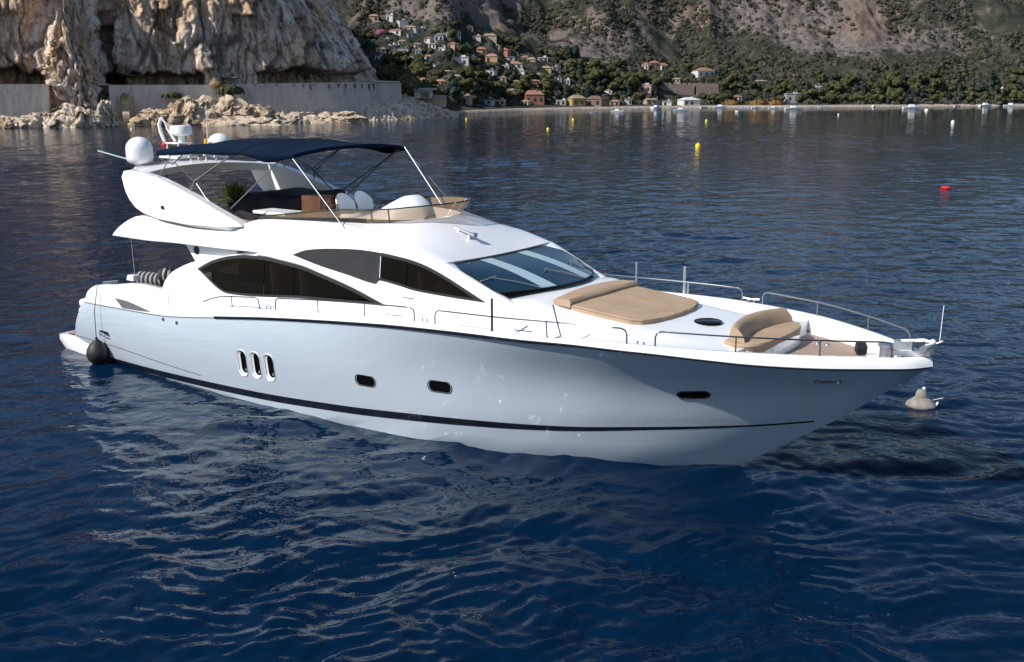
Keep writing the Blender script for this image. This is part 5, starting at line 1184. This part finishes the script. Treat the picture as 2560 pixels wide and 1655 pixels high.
HOUSES = [
 (1068, 106, 14, 9, 'white', 'tile', 1, "small white red-roofed house left of the steep grey-roofed one"),
 (1045, 120, 15, 9, 'cream', 'tan', 1, "small cream house under the pale green flat-roofed one"),
 (985, 124, 15, 9, 'white', 'white', 0, "white cube house above the bright white villa in the tree belt"),
 (1027, 155, 16, 9, 'white', 'tan', 1, "white tan-roofed cottage below the little white annex"),
 (1095, 172, 16, 10, 'white', 'grey', 0, "white flat house at the left foot of the largest white villa"),
 (1120, 188, 16, 9, 'cream', 'pinktile', 1, "small cream pink-roofed cottage below the largest white villa"),
 (1184, 152, 15, 9, 'white', 'flat', 0, "white box between the largest villa and the orange cluster"),
 (1240, 122, 15, 9, 'cream', 'tile', 1, "little cream house right above the orange cluster"),
 (1310, 152, 16, 9, 'white', 'pinktile', 1, "white cottage above the wide pink-roofed cream house"),
 (1345, 194, 15, 9, 'white', 'tan', 1, "white cottage below the ochre house at the scree foot"),
 (1310, 262, 20, 10, 'cream', 'tan', 1, "low cream beach hut touching the left side of the red-orange villa"),
 (1402, 263, 24, 10, 'grey', 'flat', 0, "low grey beach building between the red-orange villa and the ochre house"),
 (1536, 263, 22, 11, 'tan', 'pinktile', 1, "low tan beach house right of the brown long-roofed one"),
 (1668, 264, 20, 9, 'white', 'flat', 0, "low white beach hut just left of the white boathouse"),
 (1250, 262, 22, 9, 'pink', 'flat', 0, "low pink beach pavilion left of the cream beach hut"),
 (1845, 250, 18, 9, 'white', 'tile', 1, "white red-roofed cottage among the trees right of the bastion"),
 (1080, 122, 18, 11, 'white', 'tile', 1, "white cottage under the steep grey-roofed house, red roof among pines"),
 (1075, 150, 20, 11, 'cream', 'pinktile', 1, "cream house in pines left of the largest white villa"),
 (1105, 135, 16, 10, 'white', 'flat', 0, "white box house above and left of the largest white villa"),
 (1128, 122, 18, 11, 'pink', 'tile', 1, "pink cottage between the tiny cube house and the largest villa"),
 (1165, 125, 16, 10, 'white', 'grey', 0, "white cube above the largest white villa"),
 (1005, 112, 18, 10, 'white', 'tan', 1, "white cottage with tan roof under the long white terrace"),
 (965, 108, 16, 9, 'white', 'flat', 0, "little white house by the cliff edge below the long terrace"),
 (1180, 192, 22, 12, 'white', 'tile', 1, "white red-roofed house below the largest white villa"),
 (1140, 200, 18, 11, 'cream', 'tan', 1, "cream cottage low in the trees above the narrow pink house"),
 (1300, 190, 20, 11, 'white', 'flat', 0, "white house below the wide pink-roofed cream house"),
 (1262, 178, 18, 10, 'white', 'white', 0, "small white cube between the orange cluster and the cream house"),
 (1395, 205, 16, 9, 'white', 'grey', 0, "white cottage right of the pink red-roofed house"),
 (1270, 236, 24, 13, 'white', 'tan', 1, "white house behind the beach left of the red-orange villa"),
 (1390, 240, 22, 12, 'cream', 'pinktile', 1, "cream house behind the beach right of the red-orange villa"),
 (1215, 262, 28, 10, 'blue', 'grey', 0, "grey-blue low boat shed on the beach near the narrow pink house"),
 (1520, 236, 18, 10, 'white', 'tile', 1, "white cottage on the slope above the brown beach house"),
 (1690, 206, 18, 9, 'tan', 'tan', 1, "tan cottage behind the left end of the stone bastion"),
 (934, 54, 22, 15, 'pink', 'pinktile', 1, "pink villa at the top left of the village, just right of the cliff edge"),
 (974, 54, 16, 11, 'white', 'white', 0, "small boxy white villa standing alone near the top of the village"),
 (1010, 68, 22, 12, 'white', 'flat', 0, "wide white flat-roofed villa below the scrub slope, top row of the village"),
 (942, 66, 20, 9, 'white', 'tan', 1, "low white house tucked against the cliff edge high on the slope"),
 (985, 86, 34, 11, 'white', 'pinktile', 1, "long white terrace house with pink roof above the tree belt"),
 (1022, 80, 30, 12, 'tan', 'tan', 1, "tan-roofed house directly right of the long white terrace"),
 (1056, 87, 32, 12, 'grey', 'flat', 0, "pale grey-green low house with flat roof on the upper slope"),
 (1029, 99, 18, 12, 'blue', 'grey', 0, "small bluish house below the tan-roofed villa"),
 (1097, 104, 22, 17, 'blue', 'grey', 1, "grey-blue house with steep grey roof in mid slope"),
 (1116, 99, 12, 10, 'white', 'white', 0, "tiny white cube house right of the steep grey-roofed one"),
 (1146, 96, 12, 12, 'white', 'grey', 0, "narrow white two-storey house alone on the upper slope"),
 (1170, 82, 24, 14, 'white', 'tile', 1, "white house with red roof under the pink rock face"),
 (1191, 107, 20, 14, 'cream', 'flat', 0, "pale cream cube villa below the pink rock face"),
 (1224, 104, 32, 15, 'tan', 'tan', 1, "broad tan house with tan roof at the right of the upper village"),
 (953, 132, 22, 11, 'cream', 'tan', 1, "cream cottage among pines close to the cliff's right edge"),
 (1007, 139, 24, 15, 'white', 'grey', 0, "bright white villa with blue shadowed terrace in the tree belt"),
 (1046, 141, 14, 10, 'white', 'white', 0, "little white annex right of the bright white villa"),
 (948, 151, 20, 9, 'white', 'flat', 0, "white low pavilion at the cliff foot above the pines"),
 (1150, 170, 40, 22, 'white', 'white', 0, "largest white villa of the village, stepped terraces in mid slope"),
 (1204, 137, 22, 15, 'orange', 'tile', 1, "peach house with orange roof, upper left of the orange cluster"),
 (1254, 137, 30, 14, 'red', 'tile', 1, "orange-red house at the upper right of the orange cluster"),
 (1228, 159, 28, 19, 'orange', 'pinktile', 1, "tall peach house at the bottom of the orange cluster"),
 (1268, 151, 36, 8, 'grey', 'grey', 1, "long low house with dark greenish roof below the orange cluster"),
 (1288, 171, 34, 14, 'cream', 'pinktile', 1, "cream house with wide pink roof right of the orange cluster"),
 (1328, 163, 20, 15, 'tan', 'tan', 1, "tan gabled house between the pink-roofed one and the lilac one"),
 (1358, 160, 22, 12, 'lilac', 'white', 0, "lilac-white flat house at the scree edge"),
 (1363, 182, 28, 14, 'ochre', 'tan', 1, "ochre house with domed-looking roof below the scree"),
 (1391, 182, 20, 11, 'white', 'flat', 0, "white low house at the right end of the mid row"),
 (1222, 190, 24, 11, 'white', 'grey', 0, "white house alone amid dark trees above the red beach villa"),
 (1253, 206, 22, 13, 'cream', 'tile', 1, "small cream house in dark trees above the beach"),
 (1053, 215, 20, 17, 'white', 'tile', 1, "white house with orange roof above the modern white building"),
 (1099, 214, 26, 13, 'pink', 'pinktile', 1, "pink-roofed house in trees right of the sea wall's end"),
 (1337, 213, 28, 11, 'pink', 'tile', 1, "pink house with red roof right above the red beach villa"),
 (1416, 214, 16, 10, 'white', 'white', 0, "small white house in the trees near the beach centre"),
 (1337, 262, 46, 30, 'red', 'tile', 1, "big red-orange villa with layered red roofs at the beach"),
 (1166, 262, 16, 22, 'pink', 'pinktile', 1, "narrow pink house at the water's edge near the rubble"),
 (1447, 266, 34, 24, 'ochre', 'tan', 1, "ochre beach house with arched porch"),
 (1484, 266, 38, 22, 'brown', 'brown', 1, "brown long-roofed beach house beside the ochre one"),
 (1612, 176, 16, 15, 'cream', 'tile', 1, "cream left house of the trio on the wooded slope"),
 (1638, 172, 24, 16, 'orange', 'tile', 1, "orange middle house of the trio on the wooded slope"),
 (1662, 179, 17, 17, 'cream', 'tile', 1, "cream right house of the trio on the wooded slope"),
 (1766, 195, 46, 20, 'white', 'tile', 1, "white villa with red roof above the stone bastion"),
 (1606, 235, 40, 18, 'pink', 'flat', 0, "pinkish-white house left of the stone bastion"),
 (1730, 264, 44, 17, 'white', 'white', 1, "white boathouse with railings at the foot of the bastion"),
 (1630, 262, 28, 15, 'tan', 'tan', 1, "tan beach hut left of the white boathouse"),
 (1571, 262, 15, 13, 'white', 'flat', 0, "tiny white beach hut between two trees"),
 (2047, 230, 14, 14, 'white', 'grey', 0, "small white house in trees behind the right beach"),
 (1983, 258, 32, 20, 'grey', 'flat', 0, "grey stone house behind the orange shrubs on the right beach"),
 (2503, 236, 13, 9, 'white', 'white', 0, "lone white house in the trees at the far right"),
 (1290, 214, 20, 10, 'cream', 'tan', 1, "cream house hidden in the trees left of the pink red-roofed one"),
 (1905, 212, 26, 8, 'tan', 'tan', 1, "low tan house up the wooded slope right of the bastion"),
 (1975, 196, 20, 7, 'orange', 'tile', 1, "low orange-roofed house highest on the right wooded slope"),
]
for (px, py, w_, h, wl2, rf, hp, lab) in HOUSES: house(px, py, w_, h, wl2, rf, lab, hip=bool(hp))
# modern white building and its tan quay beside the rubble
def shore_box(name, px0, px1, y0, y1, dist, dep, m, label, cat, extra=None):
    a = ldz(px0, y1, dist); b = ldz(px1, y0, dist); o = empty(name, tuple(wpt((a[0]+b[0])/2, a[1], 0)), YAW-math.pi/2); tag(o, label, cat)
    w_ = b[0]-a[0]; z0, z1 = a[2], b[2]; q = MB().box((0, dep/2, (z0+z1)/2), (w_, dep, z1-z0)); q.build("wall", m, o, smooth_=False); return o, w_, z0, z1
o, w_, z0, z1 = shore_box("modern_house", 1036, 1078, 224, 246, 300, 6, MW['white'], "modern white building with dark flat roof above the quay by the rubble", "house")
q = MB(); q.box((w_*.12, 2.6, z1+.15), (w_*1.25, 7.2, .35)); q.build("roof", MR['white'], o, smooth_=False); q = MB(); q.box((-.2, 3, z1+.45), (w_*.9, 5, .3)); q.build("roof_deck", MR['grey'], o, smooth_=False)
q = MB(); q.box((w_*.15, -.05, (z0+z1)/2-.2), (w_*.5, .12, (z1-z0)*.6)); q.build("window", M_pane, o, smooth_=False)
o, w_, z0, z1 = shore_box("quay_wall", 1060, 1112, 241, 268, 302, 8, MW['tan'], "tan quay block below the modern white building", "quay"); q = MB(); q.box((0, 3.8, z1+.1), (w_+.6, 8.2, .25)); q.build("coping", MR['flat'], o, smooth_=False)
# stone bastion
g = ray_ground(1725, 240); p = wpt(g[0], g[1], 0); bs = empty("stone_bastion", (p[0], p[1], g[2]-2), YAW-math.pi/2+.05); tag(bs, "long brown stone bastion wall with a taller right block behind the beach", "fort")
k = math.hypot(g[0], g[1])/FPX; M_stone = noisy("brown_stone", (.25, .19, .16), (.17, .125, .105), .7, .9, .5, 1.2, .2)
q = MB(); q.box((-5.5*k*6, 3, 25*k/2+1), (86*k, 6, 25*k+2)); q.build("wall", M_stone, bs, smooth_=False)
q = MB(); q.box((42*k, 4, 28*k/2+1), (54*k, 8, 28*k+2)); q.build("tower", M_stone, bs, smooth_=False)
q = MB()
for i in range(9): q.box((-72*k+i*12*k, 1.0, 25*k+2.4), (6*k, 1.6, .9))
q.build("battlements", M_stone, bs, smooth_=False)
q = MB()
for i in range(5): q.box((22*k+i*10*k, -.03, 18*k), (.25, .1, 14*k))
q.build("buttress_joints", MW['brown'], bs, smooth_=False)

# ---------------- trees
def foliage(name, c1, c2, c3):
    m = mat(name, c1, .8, spec=.15); t = NT(m); oi = t.n('ShaderNodeObjectInfo'); g = t.pos((1, 1, 1), 'geo')
    t.base(t.mix(t.ramp(oi.outputs['Random'], [(0., 0.), (1., .55)]), t.ramp(t.noise(g, .8, 3), [(.3, c1), (.65, c2)]), c3)); return m
M_pine = foliage("pine_foliage", (.034, .042, .016), (.070, .078, .028), (.090, .082, .036))
M_broad = foliage("broadleaf_foliage", (.038, .050, .018), (.080, .090, .034), (.095, .085, .042))
M_teal = foliage("bluish_foliage", (.020, .034, .026), (.036, .056, .042), (.040, .048, .036))
M_bark = noisy("bark", (.07, .05, .035), (.10, .075, .05), 2, .9)
def crown_mesh(kind, seed):
    rr = random.Random(seed); q = MB(); clumps = []
    if kind == 'umbrella':
        for k in range(9): a = rr.uniform(0, 6.28); r_ = rr.uniform(0, .72); clumps.append((r_*math.cos(a), r_*math.sin(a), .80+rr.uniform(-.10, .14)-.16*r_, rr.uniform(.26, .40), .55))
    elif kind == 'round':
        for k in range(10):
            a = rr.uniform(0, 6.28); r_ = rr.uniform(.1, .55); z = rr.uniform(.38, 1.05); clumps.append((r_*math.cos(a), r_*math.sin(a), z, rr.uniform(.25, .40), .85))
    else:
        for k in range(9): z = .25+k*.12; clumps.append((rr.uniform(-.06, .06), rr.uniform(-.06, .06), z, .26*(1.2-k*.09), 1.0))
    for (x, y, z, r_, sq) in clumps:
        nleaf = 70
        for k in range(nleaf):
            u = rr.uniform(-1, 1); a = rr.uniform(0, 6.28); s_ = math.sqrt(1-u*u); n = np.array([s_*math.cos(a), s_*math.sin(a), u]); rad = r_*rr.uniform(.70, 1.08)
            c = np.array([x, y, z])+n*rad*np.array([1, 1, sq]); t1 = np.cross(n, [rr.uniform(-1, 1), rr.uniform(-1, 1), rr.uniform(-1, 1)]); t1 /= np.linalg.norm(t1)+1e-6; t2 = np.cross(n, t1); sz = r_*rr.uniform(.22, .42)
            nj = n*sz*rr.uniform(-.3, .3)
            q.add([c-t1*sz-t2*sz*.6, c+t1*sz*.8-t2*sz+nj, c+t1*sz+t2*sz*.7, c-t1*sz*.7+t2*sz-nj], [(0, 1, 2, 3)])
    return q
PROTO = {}
def tree_at(l, d, z, size, kind, m, label, group, var):
    key = (kind, m.name, var)
    nm_ = {'umbrella': 'pine_tree', 'round': 'broadleaf_tree', 'cypress': 'cypress_tree'}[kind]
    p = wpt(l, d, z); rz = random.uniform(0, 6.28)
    if key not in PROTO:
        r0 = empty(nm_); q = MB()
        q.tube([(0, 0, -.1), (.03, .01, .35), (.0, .0, .8)], [.06, .045, .02], 6)
        for a in (0.3, 2.2, 4.4): q.tube([(.02, .01, .4), (.3*math.cos(a), .3*math.sin(a), .72)], [.028, .012], 5)
        tk = q.build("trunk", M_bark, r0); cr = crown_mesh(kind, var*13+len(kind)).build("crown", m, r0, smooth_=False, merge=False)
        PROTO[key] = (r0, tk, cr); root = r0
    else:
        r0, tk, cr = PROTO[key]; root = r0.copy(); COL.objects.link(root)
        for c in (tk, cr): c2 = c.copy(); COL.objects.link(c2); c2.parent = root
    root.location = p; root.rotation_euler = (0, 0, rz); root.scale = (size, size, size*random.uniform(.85, 1.2)); tag(root, label, "tree", group)
hpx = np.array([(h_[0], h_[1]) for h_ in HOUSES], float); hw_ = np.array([h_[2] for h_ in HOUSES])
tree_pts = []
rt = random.Random(19)
def veg_ok(px, py, pad=4, dn=8):
    if 1645 < px < 1802 and 208 < py < 254: return False
    for (hx, hy), w_ in zip(hpx, hw_):
        if abs(px-hx) < w_*.55+pad and hy-12 < py < hy+dn: return False
    return True
tries = 0
while len(tree_pts) < 285 and tries < 9000:
    tries += 1
    px = rt.uniform(915, 1700) if rt.random() < .72 else rt.uniform(1700, 2600); py = 262-abs(rt.gauss(0, 1))*(72 if px < 1500 else 30)
    lim = np.interp(px, [900, 1250, 1500, 1700, 2000, 2600], [55, 105, 165, 140, 175, 185])
    if py < lim or not veg_ok(px, py, 7, 20): continue
    if 1100 < px < 1180 and py > 252: continue
    if any((px-a)**2+((py-b)*1.6)**2 < 13**2 for a, b in tree_pts): continue
    tree_pts.append((px, py))
for i, (px, py) in enumerate(tree_pts):
    g = ray_ground(px, py)
    if g is None: continue
    u = rt.random(); size = rt.uniform(2.2, 3.6)+2.4*rt.random()**3
    if px > 1500: size *= .95
    if u < .46: tree_at(*g, size, 'umbrella', M_pine, "dark green pine among the houses and slopes of the hillside", "pines on the hillside", i % 4)
    elif u < .86: tree_at(*g, size*.9, 'round', M_broad if rt.random() < .7 else M_teal, "bushy green broadleaf tree on the hillside above the beach", "broadleaf trees on the hillside", i % 4)
    else: tree_at(*g, size*1.0, 'cypress', M_teal, "slim dark cypress on the hillside above the beach", "cypresses on the hillside", i % 2)
# scrub that clothes the slopes: one mass
def scrub():
    q_v = []; q_f = []; rr = random.Random(77); nb = 0; base = []
    for k in range(9):
        pts = []
        for j in range(20):
            u = rr.uniform(-.2, 1); a = rr.uniform(0, 6.28); s_ = math.sqrt(1-u*u); pts.append((np.array([s_*math.cos(a), s_*math.sin(a), u*.8]), rr.uniform(.25, .5)))
        base.append(pts)
    cnt = 0; tr = 0
    while cnt < 7500 and tr < 30000:
        tr += 1
        px = rr.uniform(880, 2640); py = rr.uniform(-8, 262)
        g = ray_ground(px, py)
        if g is None or not veg_ok(px, py): continue
        l, d, z = g
        bl_ = sum(a_*math.exp(-(((px-cx)/rx)**2+((py-cy)/ry)**2)) for a_, cx, cy, rx, ry in ((1, 1950, 45, 230, 75), (.9, 2130, 110, 110, 35), (.9, 1190, 25, 170, 50), (.6, 1020, 30, 80, 30), (.6, 1480, 130, 100, 55), (.6, 2330, 120, 80, 40)))
        if rr.random() < bl_*.9: continue
        if vnoise(l*.03, d*.03, 0, 61) < -.42 and py < 190: continue
        cnt += 1; r_ = rr.uniform(.4, 1.5)*(1.15 if py > 150 else .8); c = wpt(l, d, z+.2*r_)
        for n, sz in base[cnt % 9]:
            t1 = np.cross(n, [rr.uniform(-1, 1), rr.uniform(-1, 1), .3]); t1 /= np.linalg.norm(t1)+1e-6; t2 = np.cross(n, t1); p = c+n*r_; s_ = sz*r_
            k0 = len(q_v); q_v.extend([tuple(p-t1*s_-t2*s_), tuple(p+t1*s_-t2*s_*.8), tuple(p+t1*s_*.8+t2*s_), tuple(p-t1*s_*.9+t2*s_*.7)]); q_f.append((k0, k0+1, k0+2, k0+3))
    me = bpy.data.meshes.new("scrub"); me.from_pydata(q_v, [], q_f); m = mat("scrub_foliage", (.03, .035, .02), .9, spec=.1); t = NT(m); g = t.pos((1, 1, 1), 'geo')
    t.base(t.ramp(t.noise(g, .25, 4, .7), [(.3, (.030, .032, .021)), (.5, (.058, .058, .040)), (.68, (.10, .094, .070))])); me.materials.append(m)
    o = bpy.data.objects.new("scrub", me); COL.objects.link(o); tag(o, "grey green scrub covering the mountain slopes above the village", "scrub", kind='stuff')
scrub()
def bush(px, dist, z, r_, m, label, seed, zoff=0, cat="bush", n=160, sq=.6, name="bush"):
    l, d, _ = ldz(px, 230, dist); rr = random.Random(seed); q = MB()
    for k in range(n):
        u = rr.uniform(-.3, 1); a = rr.uniform(0, 6.28); s_ = math.sqrt(1-u*u); nn = np.array([s_*math.cos(a), s_*math.sin(a), u*sq]); c = nn*rr.uniform(.6, 1.05)*np.array([r_*1.4, r_, r_]); sz = r_*rr.uniform(.10, .22)
        t1 = np.cross(nn, [rr.uniform(-1, 1), rr.uniform(-1, 1), .4]); t1 /= np.linalg.norm(t1)+1e-6; t2 = np.cross(nn, t1); q.add([c-t1*sz-t2*sz, c+t1*sz-t2*sz, c+t1*sz+t2*sz, c-t1*sz+t2*sz], [(0, 1, 2, 3)])
    o = q.build(name, m, smooth_=False, merge=False); p = wpt(l, d, z); o.location = p; o.rotation_euler = (0, 0, YAW-math.pi/2); tag(o, label, cat); return o
M_dry = foliage("dry_shrub", (.14, .075, .025), (.22, .13, .04), (.20, .11, .05))
M_purp = foliage("bougainvillea", (.22, .06, .16), (.30, .12, .22), (.30, .10, .12))
bush(575, 258, 7.2, 2.3, M_scrub, "dark green shrub mat topping the pale boulders under the cliff road", 4, n=260)
bush(430, 257, 6.2, 1.6, M_scrub, "olive scrub patch left of the pale outcrop below the road", 6, n=200)
bush(545, 259, 8.4, 1.1, M_dry, "orange dry shrub beside the cliff road shelter", 8)
bush(140, 250, 3.6, .9, M_scrub, "small green tuft on the rubble under the buttress", 9)
bush(255, 249, 3.2, 1.0, M_dry, "rusty dry shrub on the brown rock by the gully", 10)
bush(1020, 292, 8.6, 2.6, M_broad, "leafy tree at the end of the sea wall before the white house", 12, n=300, sq=1.0, name="broadleaf_tree", cat="tree")
g = ray_ground(958, 92); bush(958, math.hypot(g[0], g[1]), g[2]+1, 2.2, M_purp, "purple bougainvillea by the long white terrace house", 14)
for px, sd in ((1900, 20), (1940, 21), (1830, 23)):
    g = ray_ground(px, 262); bush(px, math.hypot(g[0], g[1]), g[2], 3.0, M_dry, {1900: "dry orange shrubs at the beach right of the bastion", 1940: "larger dry yellow shrubs before the grey stone house", 1830: "rust coloured shrubs next to the bastion's right end"}[px], sd)
# road shelter under the cliff
l, d, z = ldz(560, 198, 262); p = wpt(l, d, 8.6); sh_ = empty("road_shelter", tuple(p), YAW-math.pi/2); tag(sh_, "low dark-roofed roadside shelter under the cliff", "shelter")
q = MB(); q.box((0, 1.2, 1.75), (6.0, 2.4, .25)); q.build("roof", MR['grey'], sh_, smooth_=False); q = MB(); q.box((0, 2.2, .8), (5.6, .2, 1.7)); q.build("wall", MW['grey'], sh_, smooth_=False)

# ---------------- moored boats
M_bh = mat("boat_white", (.75, .75, .74), .3); M_bb = mat("boat_blue", (.05, .08, .2), .3)
def small_boat(x, y, L, rz, label, kind):
    o = empty("moored_boat", (x, y, 0), rz); tag(o, label, "boat", "boats moored off the beach"); B = L*.15; P = []
    for s_ in np.linspace(0, 1, 12):
        w_ = B*(1-s_**2.6)*(.86+.14*min(1, s_*4)); xx = -L/2+L*s_; sh = .085*L+.05*L*s_**2
        P.append([(xx, -w_, sh), (xx, -w_*.95, sh*.5), (xx-.06*L*s_, -w_*.6, -.2), (xx-.06*L*s_, w_*.6, -.2), (xx, w_*.95, sh*.5), (xx, w_, sh)])
    q = MB(); q.grid(P); q.poly(P[0]); q.grid(np.array([[p_[0] for p_ in P], [p_[-1] for p_ in P]])); q.build("hull", M_bh, o)
    if kind >= 1: q = MB(); q.box((-L*.02, 0, .085*L+.07*L), (L*.34, B*1.3, .13*L), taper=.78); c = q.build("cabin", M_bh, o, smooth_=False); q = MB(); q.box((L*.135, 0, .085*L+.09*L), (L*.07, B*1.12, .06*L), ry=-.4); q.build("windscreen", M_pane, c, smooth_=False)
    if kind == 2: q = MB(); q.box((-L*.1, 0, .30*L), (L*.3, B*1.3, .02*L)); q.tube([(-L*.2, 0, .2*L), (-L*.2, 0, .3*L)], .02*L, 5); q.tube([(0, 0, .2*L), (0, 0, .3*L)], .02*L, 5); q.build("canopy", M_bb, o, smooth_=False)
    if kind == 0: q = MB(); q.box((-L*.15, 0, .085*L+.03*L), (L*.1, B*1.0, .07*L)); q.box((-L*.46, 0, .1*L), (L*.06, B*.4, .14*L)); q.build("console", M_pane, o, smooth_=False)
BOATS = [(1487, 281, 24, .1, 0, "small white open boat, leftmost off the far beach"), (1543, 279, 46, .0, 2, "white motorboat with blue canopy, second from the left"), (1642, 271, 40, .2, 2, "boat with purple-blue cover moored close to the sand"),
 (1702, 277, 46, .0, 1, "white cabin boat before the white boathouse"), (1800, 269, 44, .1, 1, "white cabin boat just right of the bastion"), (1844, 279, 38, 3.1, 0, "flat white boat lying out from the bastion"), (1888, 270, 24, .2, 1, "small white boat before the orange shrubs"),
 (1934, 271, 34, .1, 1, "white boat left of the biggest moored boat"), (1984, 273, 56, .05, 2, "biggest white moored boat, before the grey stone house"), (2060, 266, 34, .0, 0, "low white boat drawn up right of the biggest boat"), (2184, 267, 26, .2, 1, "small white cabin boat on the right beach"),
 (2229, 266, 16, .1, 0, "tiny white dinghy left of the lone white cruiser"), (2280, 271, 48, .05, 1, "lone white cruiser near the right beach"), (2393, 264, 30, .2, 0, "white open boat pulled up on the right beach"), (2464, 265, 40, .1, 1, "white boat moored by the trees far right"),
 (2527, 264, 36, .0, 2, "rightmost white boat with canopy at the picture edge"), (1760, 268, 26, .3, 0, "white rowing boat between boathouse and bastion"), (1860, 266, 26, -.2, 0, "white open boat tight against the orange sand"), (586, 306, 30, .1, 0, "small white boat close under the pale outcrop of the cliff")]
for px, py, wpx, rz, kind, lab in BOATS:
    d_ = px_dir(px, py); tt = -CAM[2]/d_[2]; p = CAM+d_*tt; dist = math.hypot(*(p-CAM)[:2]); lim = None
    dirn = (p-CAM)[:2]/dist; sdist = float(shore(math.atan2(float((p-CAM)@RTH), float((p-CAM)@FWH))))
    if px > 1200: dist = min(dist, sdist-2.5); p[:2] = CAM[:2]+dirn*dist
    small_boat(p[0], p[1], (.62+.35*random.Random(int(px)).random())*wpx*dist/FPX, YAW-math.pi/2+rz*2.5+random.Random(int(px)+1).uniform(-.35, .35), lab, kind)
# ---------------- buoys
M_by = mat("buoy_yellow", (.80, .55, .02), .4); M_bl = mat("buoy_lime", (.55, .65, .05), .4); M_bw = mat("buoy_white", (.75, .8, .7), .4)
def marker(px, py, r_, m, label, name="marker_buoy", cone=True):
    d_ = px_dir(px, py); p = CAM+d_*(-CAM[2]/d_[2]); o = empty(name, (p[0], p[1], 0)); tag(o, label, "buoy", "marker buoys in the bay")
    q = MB()
    if cone: q.lathe([(.3*r_, -.5*r_), (r_, -.1*r_), (1.0*r_, .9*r_), (.8*r_, 1.3*r_), (.35*r_, 1.55*r_), (.0, 1.6*r_)], (0, 0, 0), 16)
    else: q.lathe([(.2*r_, -.5*r_), (r_, 0), (.7*r_, .5*r_), (.0, .7*r_)], (0, 0, 0), 16)
    q.build("float", m, o); q = MB(); q.lathe([(.18*r_, 1.5*r_ if cone else .6*r_), (.18*r_, (1.9 if cone else 1.0)*r_), (.0, (1.95 if cone else 1.05)*r_)], (0, 0, 0), 8); q.build("top_ring", m, o)
marker(1745, 369, .37, M_by, "nearest yellow marker buoy with clear reflection, centre right"); marker(1370, 325, .28, M_by, "yellow buoy above the flybridge canopy, nearer of that pair")
marker(1433, 301, .30, M_bl, "yellow buoy farther out, right of the one above the canopy"); marker(1766, 304, .30, M_bl, "small lime buoy straight beyond the nearest yellow buoy")
marker(2382, 308, .38, M_bw, "pale greenish buoy at the far right of the bay"); marker(2096, 287, .22, M_bw, "tiny pale buoy off the right beach"); marker(1166, 299, .26, M_by, "tiny orange-yellow buoy near the rubble slope"); marker(329, 325, .22, M_bw, "small buoy in front of the arched recess, far left")
marker(2316, 276, .7, M_bw, "white ring-shaped float beside the lone white cruiser", cone=False)
o = MB().lathe([(.02, -.1), (.28, .0), (.31, .09), (.2, .2), (.0, .23)], (0, 0, 0), 18, sx=1.3, sy=.8).build("red_buoy", M_red); o.location = (7.7, 69.1, 0); tag(o, "flattened red buoy alone on the right side of the bay", "buoy")
